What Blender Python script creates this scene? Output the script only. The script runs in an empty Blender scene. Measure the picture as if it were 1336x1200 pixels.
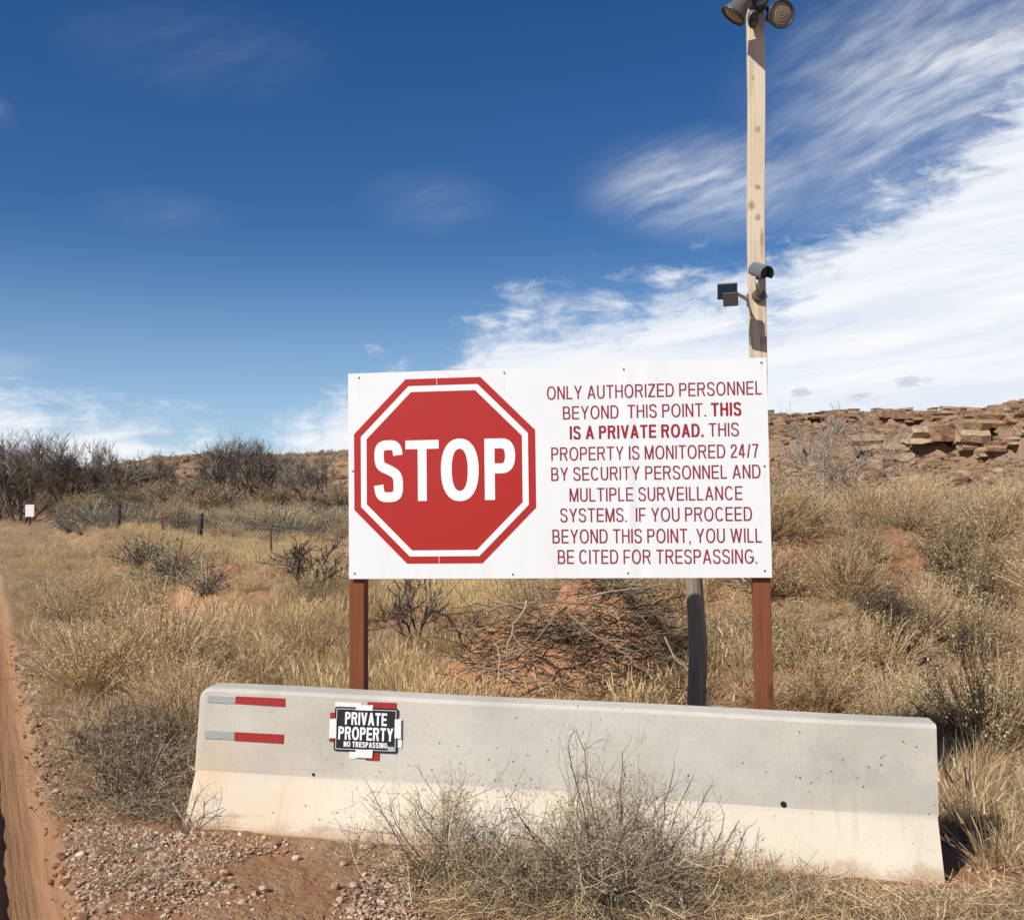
import bpy, math, random
import numpy as np
from mathutils import Vector, Matrix
sc = bpy.context.scene
COL = sc.collection
R_ = math.radians

# ---------------------------------------------------------------- camera
F, CX, CY, EYE, PITCH, ROLL = 1350.0, 668.0, 600.0, 1.8, 45/1350, .004
_c, _s = math.cos(PITCH), math.sin(PITCH)
_f = Vector((0, _c, _s)); _r0 = Vector((1, 0, 0)); _u0 = Vector((0, -_s, _c))
_r = _r0*math.cos(ROLL) + _u0*math.sin(ROLL); _u = _u0*math.cos(ROLL) - _r0*math.sin(ROLL)
cam = bpy.data.cameras.new('camera'); co = bpy.data.objects.new('camera', cam); COL.objects.link(co)
cam.sensor_width = 36; cam.lens = F/1336*36; cam.clip_start = .05; cam.clip_end = 5000
m = Matrix((_r, _u, -_f)).transposed().to_4x4(); m.translation = (0, 0, EYE); co.matrix_world = m
sc.camera = co
sc.view_settings.view_transform = 'Standard'; sc.view_settings.look = 'None'
sc.view_settings.exposure = .16; sc.view_settings.gamma = 1; sc.view_settings.use_curve_mapping = False
sc.cycles.max_bounces = 5; sc.cycles.diffuse_bounces = 2; sc.cycles.transparent_max_bounces = 4

# ---------------------------------------------------------------- sun and sky
SUN_EL, SUN_AZ = R_(39), R_(50)           # azimuth: to the left of straight behind the camera
to_sun = Vector((-math.sin(SUN_AZ)*math.cos(SUN_EL), -math.cos(SUN_AZ)*math.cos(SUN_EL), math.sin(SUN_EL)))
sl = bpy.data.lights.new('sun', 'SUN'); sl.energy = 5.0; sl.angle = R_(.5); sl.color = (1, .955, .88)
so = bpy.data.objects.new('sun', sl); COL.objects.link(so)
so.rotation_euler = to_sun.to_track_quat('Z', 'Y').to_euler(); so.location = (-5, -5, 9)

class NT:
    """tiny helper for node graphs"""
    def __init__(s, nt): s.t = nt; s.n = nt.nodes; s.l = nt.links
    def new(s, typ, ins=None, **kw):
        n = s.n.new(typ)
        for k, v in kw.items(): setattr(n, k, v)
        for k, v in (ins or {}).items(): s.put(n.inputs[k], v)
        return n
    def put(s, sock, v):
        if isinstance(v, bpy.types.Node): v = v.outputs[0]
        if isinstance(v, bpy.types.NodeSocket): s.l.new(v, sock)
        else: sock.default_value = v
    def m(s, op, a, b=0., c=0., clamp=False):
        n = s.n.new('ShaderNodeMath'); n.operation = op; n.use_clamp = clamp
        for i, v in enumerate((a, b, c)): s.put(n.inputs[i], v)
        return n.outputs[0]
    def step(s, x, lo, hi):
        n = s.new('ShaderNodeMapRange', interpolation_type='SMOOTHSTEP')
        for i, v in enumerate((x, lo, hi, 0., 1.)): s.put(n.inputs[i], v)
        return n.outputs[0]
    def noise(s, vec, scale=5., detail=4., rough=.5, dist=0., out=0):
        n = s.new('ShaderNodeTexNoise', {'Scale': scale, 'Detail': detail, 'Roughness': rough, 'Distortion': dist})
        if vec is not None: s.put(n.inputs['Vector'], vec)
        return n.outputs[out]
    def mix(s, fac, a, b, blend='MIX'):
        n = s.n.new('ShaderNodeMix'); n.data_type = 'RGBA'; n.blend_type = blend
        s.put(n.inputs[0], fac); s.put(n.inputs[6], a); s.put(n.inputs[7], b)
        return n.outputs[2]
    def xyz(s, x, y, z=0.):
        return s.new('ShaderNodeCombineXYZ', {0: x, 1: y, 2: z}).outputs[0]
    def ramp(s, fac, stops, interp='LINEAR'):
        n = s.n.new('ShaderNodeValToRGB'); n.color_ramp.interpolation = interp; e = n.color_ramp.elements
        while len(e) < len(stops): e.new(.5)
        for i, (p, c) in enumerate(stops):
            e[i].position = p; e[i].color = (*c, 1) if isinstance(c, tuple) else (c, c, c, 1)
        s.put(n.inputs[0], fac); return n.outputs[0]

w = bpy.data.worlds.new('World'); sc.world = w; w.use_nodes = True
N = NT(w.node_tree); N.n.clear()
sky = N.new('ShaderNodeTexSky', sky_type='NISHITA', sun_disc=False, sun_elevation=SUN_EL,
            sun_rotation=math.pi + SUN_AZ, altitude=1400, air_density=1.0, dust_density=.4, ozone_density=3.0)
tc = N.new('ShaderNodeTexCoord'); sep = N.new('ShaderNodeSeparateXYZ', {0: tc.outputs['Generated']})
az = N.m('MULTIPLY', N.m('ARCTAN2', sep.outputs[0], sep.outputs[1]), 57.2958)
el = N.m('MULTIPLY', N.m('ARCSINE', sep.outputs[2]), 57.2958)
th = R_(21)
st_s = N.m('ADD', N.m('MULTIPLY', az, math.cos(th)), N.m('MULTIPLY', el, math.sin(th)))
st_t = N.m('SUBTRACT', N.m('MULTIPLY', el, math.cos(th)), N.m('MULTIPLY', az, math.sin(th)))
warp = N.noise(N.xyz(N.m('MULTIPLY', az, .12), N.m('MULTIPLY', el, .12), 3.1), 1., 3., .5)
warp = N.m('MULTIPLY', N.m('SUBTRACT', warp, .5), 2.6)
stw = N.m('ADD', st_t, warp)
streak = N.noise(N.xyz(N.m('MULTIPLY', st_s, .085), N.m('MULTIPLY', stw, .42), 0.), 1., 10., .62, .1)
fibre = N.noise(N.xyz(N.m('MULTIPLY', st_s, .25), N.m('MULTIPLY', stw, 1.05), 9.), 1., 7., .62, .1)
puff = N.noise(N.xyz(N.m('MULTIPLY', az, .26), N.m('MULTIPLY', el, .6), 5.5), 1., 12., .66, .3)
hor = N.noise(N.xyz(N.m('MULTIPLY', az, .07), N.m('MULTIPLY', N.m('ADD', el, N.m('MULTIPLY', az, -.12)), .8), 2.), 1., 8., .6, .3)
def edge(stops):       # (azimuth in degrees, elevation of the cloud edge in degrees)
    return N.m('MULTIPLY', N.ramp(N.m('MULTIPLY_ADD', az, 1/360, .5), [(a/360+.5, e/40) for a, e in stops]), 40.)
E1 = edge([(-180, 3), (-60, 4.5), (-29, 5.2), (-22, 4.8), (-17.5, 3.4), (-14, 1.4), (-11.8, 5.0), (-8, 6.4), (-4.6, 6.4),
           (-3.2, 7.6), (-.5, 11.2), (5, 10.6), (9, 12.6), (13, 12.0), (16.5, 13.2), (20, 15.5), (24, 18.5), (29, 22.5), (45, 28), (80, 30), (130, 12), (180, 3)])
d = N.m('SUBTRACT', N.m('ADD', E1, N.m('MULTIPLY', N.m('SUBTRACT', puff, .5), 11.)), el)
bank = N.step(d, -1.0, 2.8)
inner = N.step(N.m('ADD', N.m('MULTIPLY', streak, .6), N.m('ADD', N.m('MULTIPLY', hor, .6), N.m('MULTIPLY', d, .045))), .34, .80)
bank = N.m('MULTIPLY', bank, N.m('MULTIPLY_ADD', inner, .72, .32, clamp=True))
def ell(a, e, ra, re, soft=1.):
    x = N.m('DIVIDE', N.m('SUBTRACT', az, a), ra); y = N.m('DIVIDE', N.m('SUBTRACT', el, e), re)
    r = N.m('SQRT', N.m('ADD', N.m('MULTIPLY', x, x), N.m('MULTIPLY', y, y)))
    return N.step(r, 1.0, 1. - soft)
wn = N.step(N.m('MULTIPLY_ADD', fibre, .38, N.m('MULTIPLY', streak, .62)), .34, .74)
wm = N.m('MAXIMUM', N.m('MULTIPLY', ell(11, 16.6, 8.5, 3.6), .95), N.m('MULTIPLY', ell(25, 19, 15, 10), 1.15))
wm = N.m('MAXIMUM', wm, N.m('MULTIPLY', ell(40, 25, 26, 12), .8))
wm = N.m('MAXIMUM', wm, N.m('MULTIPLY', ell(-4.5, 15.8, 5.0, 2.2), .14))
wm = N.m('MAXIMUM', wm, N.m('MULTIPLY', ell(-17, 22.5, 9, 3.), .09))
wm = N.m('MAXIMUM', wm, N.m('MULTIPLY', ell(-19, 14.5, 5, 1.6), .10))
wm = N.m('MAXIMUM', wm, N.m('MULTIPLY', ell(-28, 18.3, 2.5, 1.2), .3))
wm = N.m('MAXIMUM', wm, N.m('MULTIPLY', ell(-27, 6.3, 4, 1.), .3))
wisp = N.m('MULTIPLY', wm, N.m('MULTIPLY_ADD', wn, .95, .12))
veil = N.m('MULTIPLY', N.step(el, 14., 0.), .20)
cl = N.m('MAXIMUM', bank, wisp)
tintn = N.mix(N.step(hor, .35, .7), (9.8, 10.5, 11.6, 1), (11.9, 12.1, 12.3, 1))
grey = None; lump = N.noise(N.xyz(N.m('MULTIPLY', az, 1.1), N.m('MULTIPLY', el, 3.), 1.5), 1., 5., .6)
for a, e, ra, re in ((21.3, 5.9, 1.2, .45), (18.6, 5.2, 1.5, .38), (15.6, 5.5, .9, .45), (-19.0, 2.9, 1.4, .45), (-22.8, 3.6, 1.0, .3), (-25.5, 4.1, .8, .3)):
    q = N.step(N.m('ADD', ell(a, e, ra*1.5, re*1.5, 1.), N.m('MULTIPLY', N.m('SUBTRACT', lump, .5), 2.2)), .42, 1.15)
    grey = q if grey is None else N.m('MAXIMUM', grey, q)
tintn = N.mix(N.m('MULTIPLY', grey, .62), tintn, (6.0, 6.6, 8.2, 1))
skyc = N.new('ShaderNodeHueSaturation', {'Hue': .508, 'Saturation': 1.30, 'Value': 1.06, 'Color': sky}).outputs[0]
skyc = N.mix(N.m('MULTIPLY', N.step(el, 15., -1.), .50), skyc, (6.2, 9.2, 13.0, 1)); fin = N.mix(cl, skyc, tintn)
bg = N.new('ShaderNodeBackground', {'Color': fin, 'Strength': .072})
N.l.new(bg.outputs[0], N.new('ShaderNodeOutputWorld').inputs[0])

# ---------------------------------------------------------------- helpers
def tag(o, label=None, cat=None, group=None, kind=None):
    for k, v in (('label', label), ('category', cat), ('group', group), ('kind', kind)):
        if v: o[k] = v
    return o
def empty(name, loc=(0, 0, 0), rot=(0, 0, 0)):
    o = bpy.data.objects.new(name, None); COL.objects.link(o); o.location = loc; o.rotation_euler = rot; o.empty_display_size = .1
    return o
def np_mesh(name, V, Fq, mats=(), mi=None, smooth=False, tint=None):
    """V (n,3); Fq list of faces (any length) or an int array (k,3|4)"""
    me = bpy.data.meshes.new(name); V = np.asarray(V, np.float32)
    if isinstance(Fq, np.ndarray):
        k, s = Fq.shape
        me.vertices.add(len(V)); me.vertices.foreach_set('co', V.ravel())
        me.loops.add(k*s); me.loops.foreach_set('vertex_index', Fq.astype(np.int32).ravel())
        me.polygons.add(k); me.polygons.foreach_set('loop_start', np.arange(0, k*s, s, dtype=np.int32))
        me.update(calc_edges=True)
    else: me.from_pydata(V.tolist(), [], Fq)
    for mm in mats: me.materials.append(mm)
    if mi is not None: me.polygons.foreach_set('material_index', np.asarray(mi, np.int32))
    if smooth: me.polygons.foreach_set('use_smooth', np.ones(len(me.polygons), bool))
    if tint is not None:
        a = me.attributes.new('tint', 'FLOAT', 'POINT'); a.data.foreach_set('value', np.asarray(tint, np.float32))
    me.update(); return me
class MB:
    """collects shapes for ONE mesh object"""
    def __init__(s): s.v = []; s.f = []; s.mi = []; s.t = []; s.m = 0
    def add(s, V, Fs, tint=.5):
        b = len(s.v); s.v += [tuple(p) for p in V]; s.t += [tint]*len(V)
        for f in Fs: s.f.append([b+i for i in f]); s.mi.append(s.m)
    def box(s, lo, hi, M=None, bev=0.):
        x0, y0, z0 = lo; x1, y1, z1 = hi
        V = [Vector(p) for p in ((x0,y0,z0),(x1,y0,z0),(x1,y1,z0),(x0,y1,z0),(x0,y0,z1),(x1,y0,z1),(x1,y1,z1),(x0,y1,z1))]
        if M: V = [M @ p for p in V]
        s.add(V, [(0,3,2,1),(4,5,6,7),(0,1,5,4),(1,2,6,5),(2,3,7,6),(3,0,4,7)])
    def tube(s, pts, radii, n=6, cap=True, tint=.5):
        pts = [Vector(p) for p in pts]; V = []; Fs = []
        t = (pts[1]-pts[0]).normalized(); a = t.orthogonal().normalized()
        for i, p in enumerate(pts):
            t = (pts[min(i+1, len(pts)-1)] - pts[max(i-1, 0)]).normalized()
            a = (a - t*a.dot(t)).normalized(); b = t.cross(a); r = radii[i] if hasattr(radii, '__len__') else radii
            for k in range(n):
                q = 2*math.pi*k/n; V.append(p + (a*math.cos(q) + b*math.sin(q))*r)
        for i in range(len(pts)-1):
            for k in range(n):
                k2 = (k+1) % n; Fs.append((i*n+k, i*n+k2, (i+1)*n+k2, (i+1)*n+k))
        if cap: Fs.append(tuple(range(n-1, -1, -1))); Fs.append(tuple((len(pts)-1)*n+k for k in range(n)))
        s.add(V, Fs, tint)
    def ribbon(s, pts, w0, w1, side, tint=.5):
        V = []; n = len(pts)
        for i, p in enumerate(pts):
            h = side*((w0 + (w1-w0)*i/(n-1))*.5); V += [p-h, p+h]
        s.add(V, [(2*i, 2*i+1, 2*i+3, 2*i+2) for i in range(n-1)], tint)
    def lathe(s, prof, n=24, M=None, closed=True):
        V = []; Fs = []
        for r, z in prof:
            for k in range(n):
                a = 2*math.pi*k/n; p = Vector((r*math.cos(a), r*math.sin(a), z)); V.append(M @ p if M else p)
        for i in range(len(prof)-1):
            for k in range(n):
                k2 = (k+1) % n; Fs.append((i*n+k, i*n+k2, (i+1)*n+k2, (i+1)*n+k))
        if closed: Fs.append(tuple(range(n-1, -1, -1))); Fs.append(tuple((len(prof)-1)*n+k for k in range(n)))
        s.add(V, Fs)
    def mesh(s, name, mats, smooth=False):
        return np_mesh(name, s.v, s.f, mats if isinstance(mats, (list, tuple)) else [mats], s.mi, smooth, s.t)
    def build(s, name, mats, parent=None, smooth=False, bevel=0., M=None):
        o = bpy.data.objects.new(name, s.mesh(name, mats, smooth)); COL.objects.link(o)
        if parent: o.parent = parent
        if M is not None: o.matrix_local = M
        if bevel:
            b = o.modifiers.new('b', 'BEVEL'); b.width = bevel; b.segments = 2; b.limit_method = 'ANGLE'
        return o
def copy_tree(o, parent=None):
    c = o.copy(); COL.objects.link(c); c.parent = parent
    for ch in o.children: copy_tree(ch, c)
    return c

_rs = np.random.RandomState(5); _LAT = _rs.rand(256, 256)
def vn(x, y, s=1., o=0):
    """smooth value noise, 0..1"""
    x = np.asarray(x, float)/s + o*17.3; y = np.asarray(y, float)/s + o*9.7
    i = np.floor(x).astype(int); j = np.floor(y).astype(int); u = x-i; v = y-j
    u = u*u*(3-2*u); v = v*v*(3-2*v)
    a = _LAT[i % 256, j % 256]; b = _LAT[(i+1) % 256, j % 256]; c = _LAT[i % 256, (j+1) % 256]; e = _LAT[(i+1) % 256, (j+1) % 256]
    return (a*(1-u)+b*u)*(1-v) + (c*(1-u)+e*u)*v
def fbm(x, y, s, octv=4, o=0):
    t = 0; a = 1; n = 0
    for k in range(octv): t = t + a*(vn(x, y, s/2**k, o+k)-.5); n += a; a *= .5
    return t/n*2
def ss(x, a, b):
    t = np.clip((np.asarray(x, float)-a)/(b-a), 0, 1); return t*t*(3-2*t)
def road_edge(y): return -1.83 - .515*(y-4.38)          # right edge of the wheel track
def h(x, y):
    """height of the land"""
    x = np.asarray(x, float); y = np.asarray(y, float); r = np.hypot(x, y)
    z = -.045 - .012*np.clip(x+1.8, -6, 8)
    z = z + fbm(x, y, 1.1, 3, 1)*.035 + fbm(x, y, 7., 3, 4)*.12*ss(r, 7, 16)
    # low bank beside the road, running away to the left
    bl = -1.4 - .50*(y-10)
    q = (x-bl)*.9
    z = z + .50*ss(q, -1.1, .1)*ss(y, 9.5, 14)*(1-.8*ss(q, .5, 5))*ss(-x+2.5, 0, 3) + .12*fbm(x, y, 2., 3, 8)*ss(y, 10, 14)
    # mound on the right
    mx, my = x-5.2, y-12.6
    z = z + 1.44*np.exp(-((mx/3.5)**2 + (my/2.9)**2)**1.3)*(1+.30*fbm(x, y, 1.3, 3, 3))
    for lx, ly, lh, lr in ((3.3, 9.7, .42, .75), (5.7, 9.5, .5, .85), (2.1, 9.0, .28, .6), (4.7, 8.0, .34, .6), (6.6, 11.2, .4, .9), (3.0, 11.4, .35, .9)):
        z = z + lh*np.exp(-(((x-lx)/lr)**2+((y-ly)/(lr*.8))**2)**1.4)
    z = z + .55*np.exp(-(((x-8.4)/3.)**2 + ((y-10.2)/3.)**2)) + .35*np.exp(-(((x-2.3)/1.5)**2 + ((y-11.6)/1.5)**2))
    z = z - .45*np.exp(-(((x-4.15)/.55)**2+((y-10.2)/.5)**2)) - .55*np.exp(-(((x-3.55)/.5)**2+((y-9.2)/.45)**2)) + .25*np.exp(-(((x-4.2)/.7)**2+((y-11.4)/.5)**2))
    z = z - .22*np.exp(-(((x+5.0)/.9)**2+((y-14.2)/.8)**2)) + .30*np.exp(-(((x+4.5)/.9)**2+((y-15.8)/.7)**2))
    # far land rises a little towards the mesa, more on the right
    z = z + .010*np.clip(r-18, 0, 400)*(.55+.85*ss(x/np.maximum(y, 1), -.1, .3))
    # the road lies lower
    t = road_edge(y)-x
    z = z - .09*ss(t, -.06, .06)*(1-ss(t, 3.4, 4.4))*(y < 120)
    return z
def hz(x, y): return float(h(x, y))
def ray(px, py):
    X = px-CX; Y = py-CY; cr, sr = math.cos(ROLL), math.sin(ROLL)
    x = X*cr+Y*sr; y = -X*sr+Y*cr
    return np.array([x/F, _c + y/F*_s, _s - y/F*_c])
def gp(px, py):
    """point of the land seen at a place of the photograph"""
    d = ray(px, py); t = 3.
    while t < 400:
        p = d*t; 
        if EYE+p[2] < hz(p[0], p[1]): break
        t *= 1.004
    return Vector((d[0]*t, d[1]*t, hz(d[0]*t, d[1]*t)))
def at(px, py, depth):
    d = ray(px, py); d = d*depth/d[1]; return Vector((d[0], d[1], EYE+d[2]))
def proj(x, y, z):
    z = z-EYE; d = y*_c+z*_s; u = -y*_s+z*_c; X = x/d*F; Y = -u/d*F
    cr, sr = math.cos(ROLL), math.sin(ROLL)
    return CX+X*cr-Y*sr, CY+X*sr+Y*cr

# ---------------------------------------------------------------- materials
def mat(name):
    mm = bpy.data.materials.new(name); mm.use_nodes = True; n = NT(mm.node_tree)
    b = n.n['Principled BSDF']; b.inputs['Roughness'].default_value = .85; b.inputs['Specular IOR Level'].default_value = .25
    return mm, n, b
def plant_mat(name, stops, trans=0., rough=.8, var=.35):
    mm, n, b = mat(name)
    t = n.new('ShaderNodeAttribute', attribute_name='tint').outputs['Fac']
    oi = n.new('ShaderNodeObjectInfo').outputs['Random']
    f = n.m('ADD', t, n.m('MULTIPLY', n.m('SUBTRACT', oi, .5), var), clamp=True)
    c = n.ramp(f, stops); n.put(b.inputs['Base Color'], c)
    b.inputs['Roughness'].default_value = rough; b.inputs['Specular IOR Level'].default_value = .15
    if trans:
        tr = n.new('ShaderNodeBsdfTranslucent', {'Color': c}); mx = n.new('ShaderNodeMixShader', {0: trans, 1: b.outputs[0], 2: tr.outputs[0]})
        n.l.new(mx.outputs[0], n.n['Material Output'].inputs[0])
    return mm
M = {}
M['gold'] = plant_mat('dry_grass', [(0, (.24,.145,.06)), (.5, (.62,.43,.20)), (1, (.84,.65,.36))], .25)
M['straw'] = plant_mat('straw', [(0, (.16,.10,.05)), (.5, (.57,.395,.205)), (1, (.86,.67,.40))], .2)
M['twig'] = plant_mat('grey_twigs', [(0, (.06,.044,.028)), (.5, (.27,.205,.13)), (1, (.58,.465,.31))])
M['rb_stem'] = plant_mat('rabbitbrush_stems', [(0, (.07,.05,.026)), (.5, (.37,.255,.125)), (1, (.66,.49,.27))])
M['rb_head'] = plant_mat('seed_heads', [(0, (.30,.215,.12)), (.5, (.53,.41,.255)), (1, (.78,.66,.45))], .2)
M['sage'] = plant_mat('sage_leaves', [(0, (.075,.072,.055)), (.5, (.165,.158,.125)), (1, (.27,.255,.20))])
M['bark'] = plant_mat('grey_bark', [(0, (.07,.055,.042)), (.5, (.13,.105,.08)), (1, (.22,.185,.145))])
M['thicket'] = plant_mat('thicket_twigs', [(0, (.16,.11,.062)), (.5, (.31,.225,.135)), (1, (.50,.385,.245))])
M['cot'] = plant_mat('cottonwood_twigs', [(0, (.10,.08,.06)), (.5, (.20,.165,.125)), (1, (.34,.285,.215))])
M['pale_twig'] = plant_mat('pale_twigs', [(0, (.17,.14,.105)), (.5, (.28,.235,.18)), (1, (.42,.36,.28))])
M['dead'] = plant_mat('dead_wood', [(0, (.10,.075,.05)), (.5, (.25,.19,.13)), (1, (.42,.34,.24))])
M['wood_and_shade'] = plant_mat('dark_wood', [(0, (.03,.025,.02)), (.5, (.055,.045,.036)), (1, (.11,.09,.07))])  # dark dead wood; also colours the bushes that stand in for shade

def soil(name, kind):
    mm, n, b = mat(name)
    P = n.new('ShaderNodeNewGeometry').outputs['Position']
    big = n.noise(P, .35, 4., .6); mid = n.noise(P, 3., 6., .62); fine = n.noise(P, 40., 4., .65)
    vo = n.new('ShaderNodeTexVoronoi', {'Vector': P, 'Scale': 42., 'Randomness': 1.}); vo2 = n.new('ShaderNodeTexVoronoi', {'Vector': P, 'Scale': 17.})
    if kind == 'ground':
        red = n.mix(fine, (.20, .095, .046, 1), (.36, .19, .10, 1))
        tan = n.mix(fine, (.22, .14, .08, 1), (.42, .295, .18, 1))
        x = n.new('ShaderNodeSeparateXYZ', {0: P})
        far = n.step(x.outputs[1], 9., 34.)
        k = n.step(n.m('ADD', n.m('MULTIPLY_ADD', big, .7, n.m('MULTIPLY', mid, .5)), n.m('MULTIPLY', far, .25)), .50, .78)
        c = n.mix(k, red, tan)
        peb = n.m('MULTIPLY', n.step(vo.outputs['Distance'], .42, .25), n.step(mid, .42, .6))
        c = n.mix(n.m('MULTIPLY', peb, .55), c, n.mix(vo.outputs['Color'], (.33, .21, .13, 1), (.60, .46, .33, 1)))
        sx = x.outputs[0]; sy = x.outputs[1]
        for bx, by, br in ((4.15, 10.7, .7), (-4.75, 15.0, 1.5), (3.1, 7.4, .8), (-3.1, 13.0, .6), (-8.5, 22., 1.2)):
            ddx = n.m('SUBTRACT', sx, bx); ddy = n.m('SUBTRACT', sy, by); dd = n.m('SQRT', n.m('ADD', n.m('MULTIPLY', ddx, ddx), n.m('MULTIPLY', ddy, ddy)))
            c = n.mix(n.m('MULTIPLY', n.step(n.m('ADD', dd, n.m('MULTIPLY', mid, .8)), br+.6, br-.3), .85), c, n.mix(mid, (.24, .105, .050, 1), (.52, .28, .15, 1)))
    elif kind == 'road':
        lane = n.noise(n.new('ShaderNodeMapping', {'Vector': P, 'Rotation': (0, 0, R_(-27.3)), 'Scale': (1, 1, 1)}).outputs[0], 1., 1., .6)
        rp = n.new('ShaderNodeVectorRotate', {'Vector': P, 'Angle': R_(-27.3)}, rotation_type='Z_AXIS'); lane = n.noise(n.new('ShaderNodeMapping', {'Vector': rp.outputs[0], 'Scale': (30, .8, 1)}).outputs[0], 1., 5., .6)
        c = n.mix(big, (.26, .135, .068, 1), (.34, .19, .103, 1))
        c = n.mix(n.m('MULTIPLY', n.step(lane, .42, .62), .55), c, (.22, .115, .06, 1))
        c = n.mix(n.m('MULTIPLY', n.step(vo.outputs['Distance'], .2, .1), .5), c, (.48, .34, .22, 1))
        peb = n.m('MULTIPLY', n.step(vo.outputs['Distance'], .3, .15), .15)
    else:
        c = n.mix(mid, (.30, .13, .06, 1), (.50, .27, .145, 1)); peb = n.step(vo.outputs['Distance'], .4, .2)
        c = n.mix(n.m('MULTIPLY', n.step(big, .4, .65), .4), c, (.60, .36, .20, 1))
    n.put(b.inputs['Base Color'], c); b.inputs['Roughness'].default_value = .95; b.inputs['Specular IOR Level'].default_value = .1
    lane_h = n.m('MULTIPLY', lane, .02) if kind == 'road' else 0.
    hh = n.m('ADD', n.m('MULTIPLY', fine, .006), n.m('ADD', n.m('MULTIPLY', mid, .02), n.m('MULTIPLY', peb, .006)))
    hh = n.m('ADD', n.m('ADD', hh, lane_h), n.m('MULTIPLY', vo2.outputs['Distance'], -.008 if kind != 'road' else -.002))
    bp = n.new('ShaderNodeBump', {'Strength': .9 if kind != 'road' else .45, 'Distance': 1., 'Height': n.m('MULTIPLY', hh, 1.6)}); n.l.new(bp.outputs[0], b.inputs['Normal'])
    return mm
M['ground'] = soil('red_soil', 'ground'); M['road'] = soil('sandy_track', 'road'); M['dirt'] = soil('bare_red_dirt', 'dirt')

def rock_mat(name):
    mm, n, b = mat(name)
    P = n.new('ShaderNodeNewGeometry').outputs['Position']; s = n.new('ShaderNodeSeparateXYZ', {0: P})
    wob = n.m('MULTIPLY', n.noise(P, .03, 4.), 9.)
    zz = n.m('ADD', s.outputs[2], wob)
    band = n.noise(n.xyz(0., 0., zz), .55, 5., .7)
    blot = n.noise(P, .09, 6., .62); fine = n.noise(P, .9, 6., .7)
    c = n.ramp(band, [(0, (.13,.065,.04)), (.40, (.25,.13,.078)), (.5, (.38,.24,.15)), (.54, (.20,.095,.055)), (.62, (.43,.29,.18)), (1, (.50,.36,.23))])
    c = n.mix(n.step(blot, .42, .62), c, n.mix(fine, (.19, .125, .08, 1), (.42, .30, .195, 1)))
    c = n.mix(n.m('MULTIPLY', n.step(fine, .56, .68), .45), c, (.15, .115, .075, 1))
    n.put(b.inputs['Base Color'], c); b.inputs['Roughness'].default_value = .95; b.inputs['Specular IOR Level'].default_value = .1
    bp = n.new('ShaderNodeBump', {'Strength': .9, 'Distance': 1., 'Height': n.m('ADD', n.m('MULTIPLY', fine, .8), n.m('MULTIPLY', band, .5))}); n.l.new(bp.outputs[0], b.inputs['Normal'])
    return mm
M['mesa'] = rock_mat('layered_sandstone')
def boulder_mat():
    mm, n, b = mat('sandstone_block'); oi = n.new('ShaderNodeObjectInfo').outputs['Random']; tc = n.new('ShaderNodeTexCoord').outputs['Object']
    c = n.ramp(oi, [(0, (.27,.135,.08)), (.35, (.35,.21,.125)), (.7, (.42,.285,.18)), (1, (.52,.38,.25))])
    f = n.noise(tc, 3., 6., .65); c = n.mix(n.step(f, .35, .7), n.mix(.5, c, (.2,.12,.07,1)), c)
    n.put(b.inputs['Base Color'], c)
    bp = n.new('ShaderNodeBump', {'Strength': .8, 'Distance': .4, 'Height': f}); n.l.new(bp.outputs[0], b.inputs['Normal'])
    return mm
M['boulder'] = boulder_mat()
def pebble_mat():
    mm, n, b = mat('gravel_stone'); oi = n.new('ShaderNodeObjectInfo').outputs['Random']
    P = n.new('ShaderNodeNewGeometry').outputs['Position']
    c = n.ramp(oi, [(0, (.24,.135,.08)), (.3, (.37,.245,.155)), (.65, (.50,.365,.25)), (.92, (.62,.50,.37)), (1, (.70,.60,.48))])
    c = n.mix(n.m('MULTIPLY', n.noise(P, 90., 3.), .4), c, (.3,.17,.10,1))
    n.put(b.inputs['Base Color'], c); return mm
M['pebble'] = pebble_mat()

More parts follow.
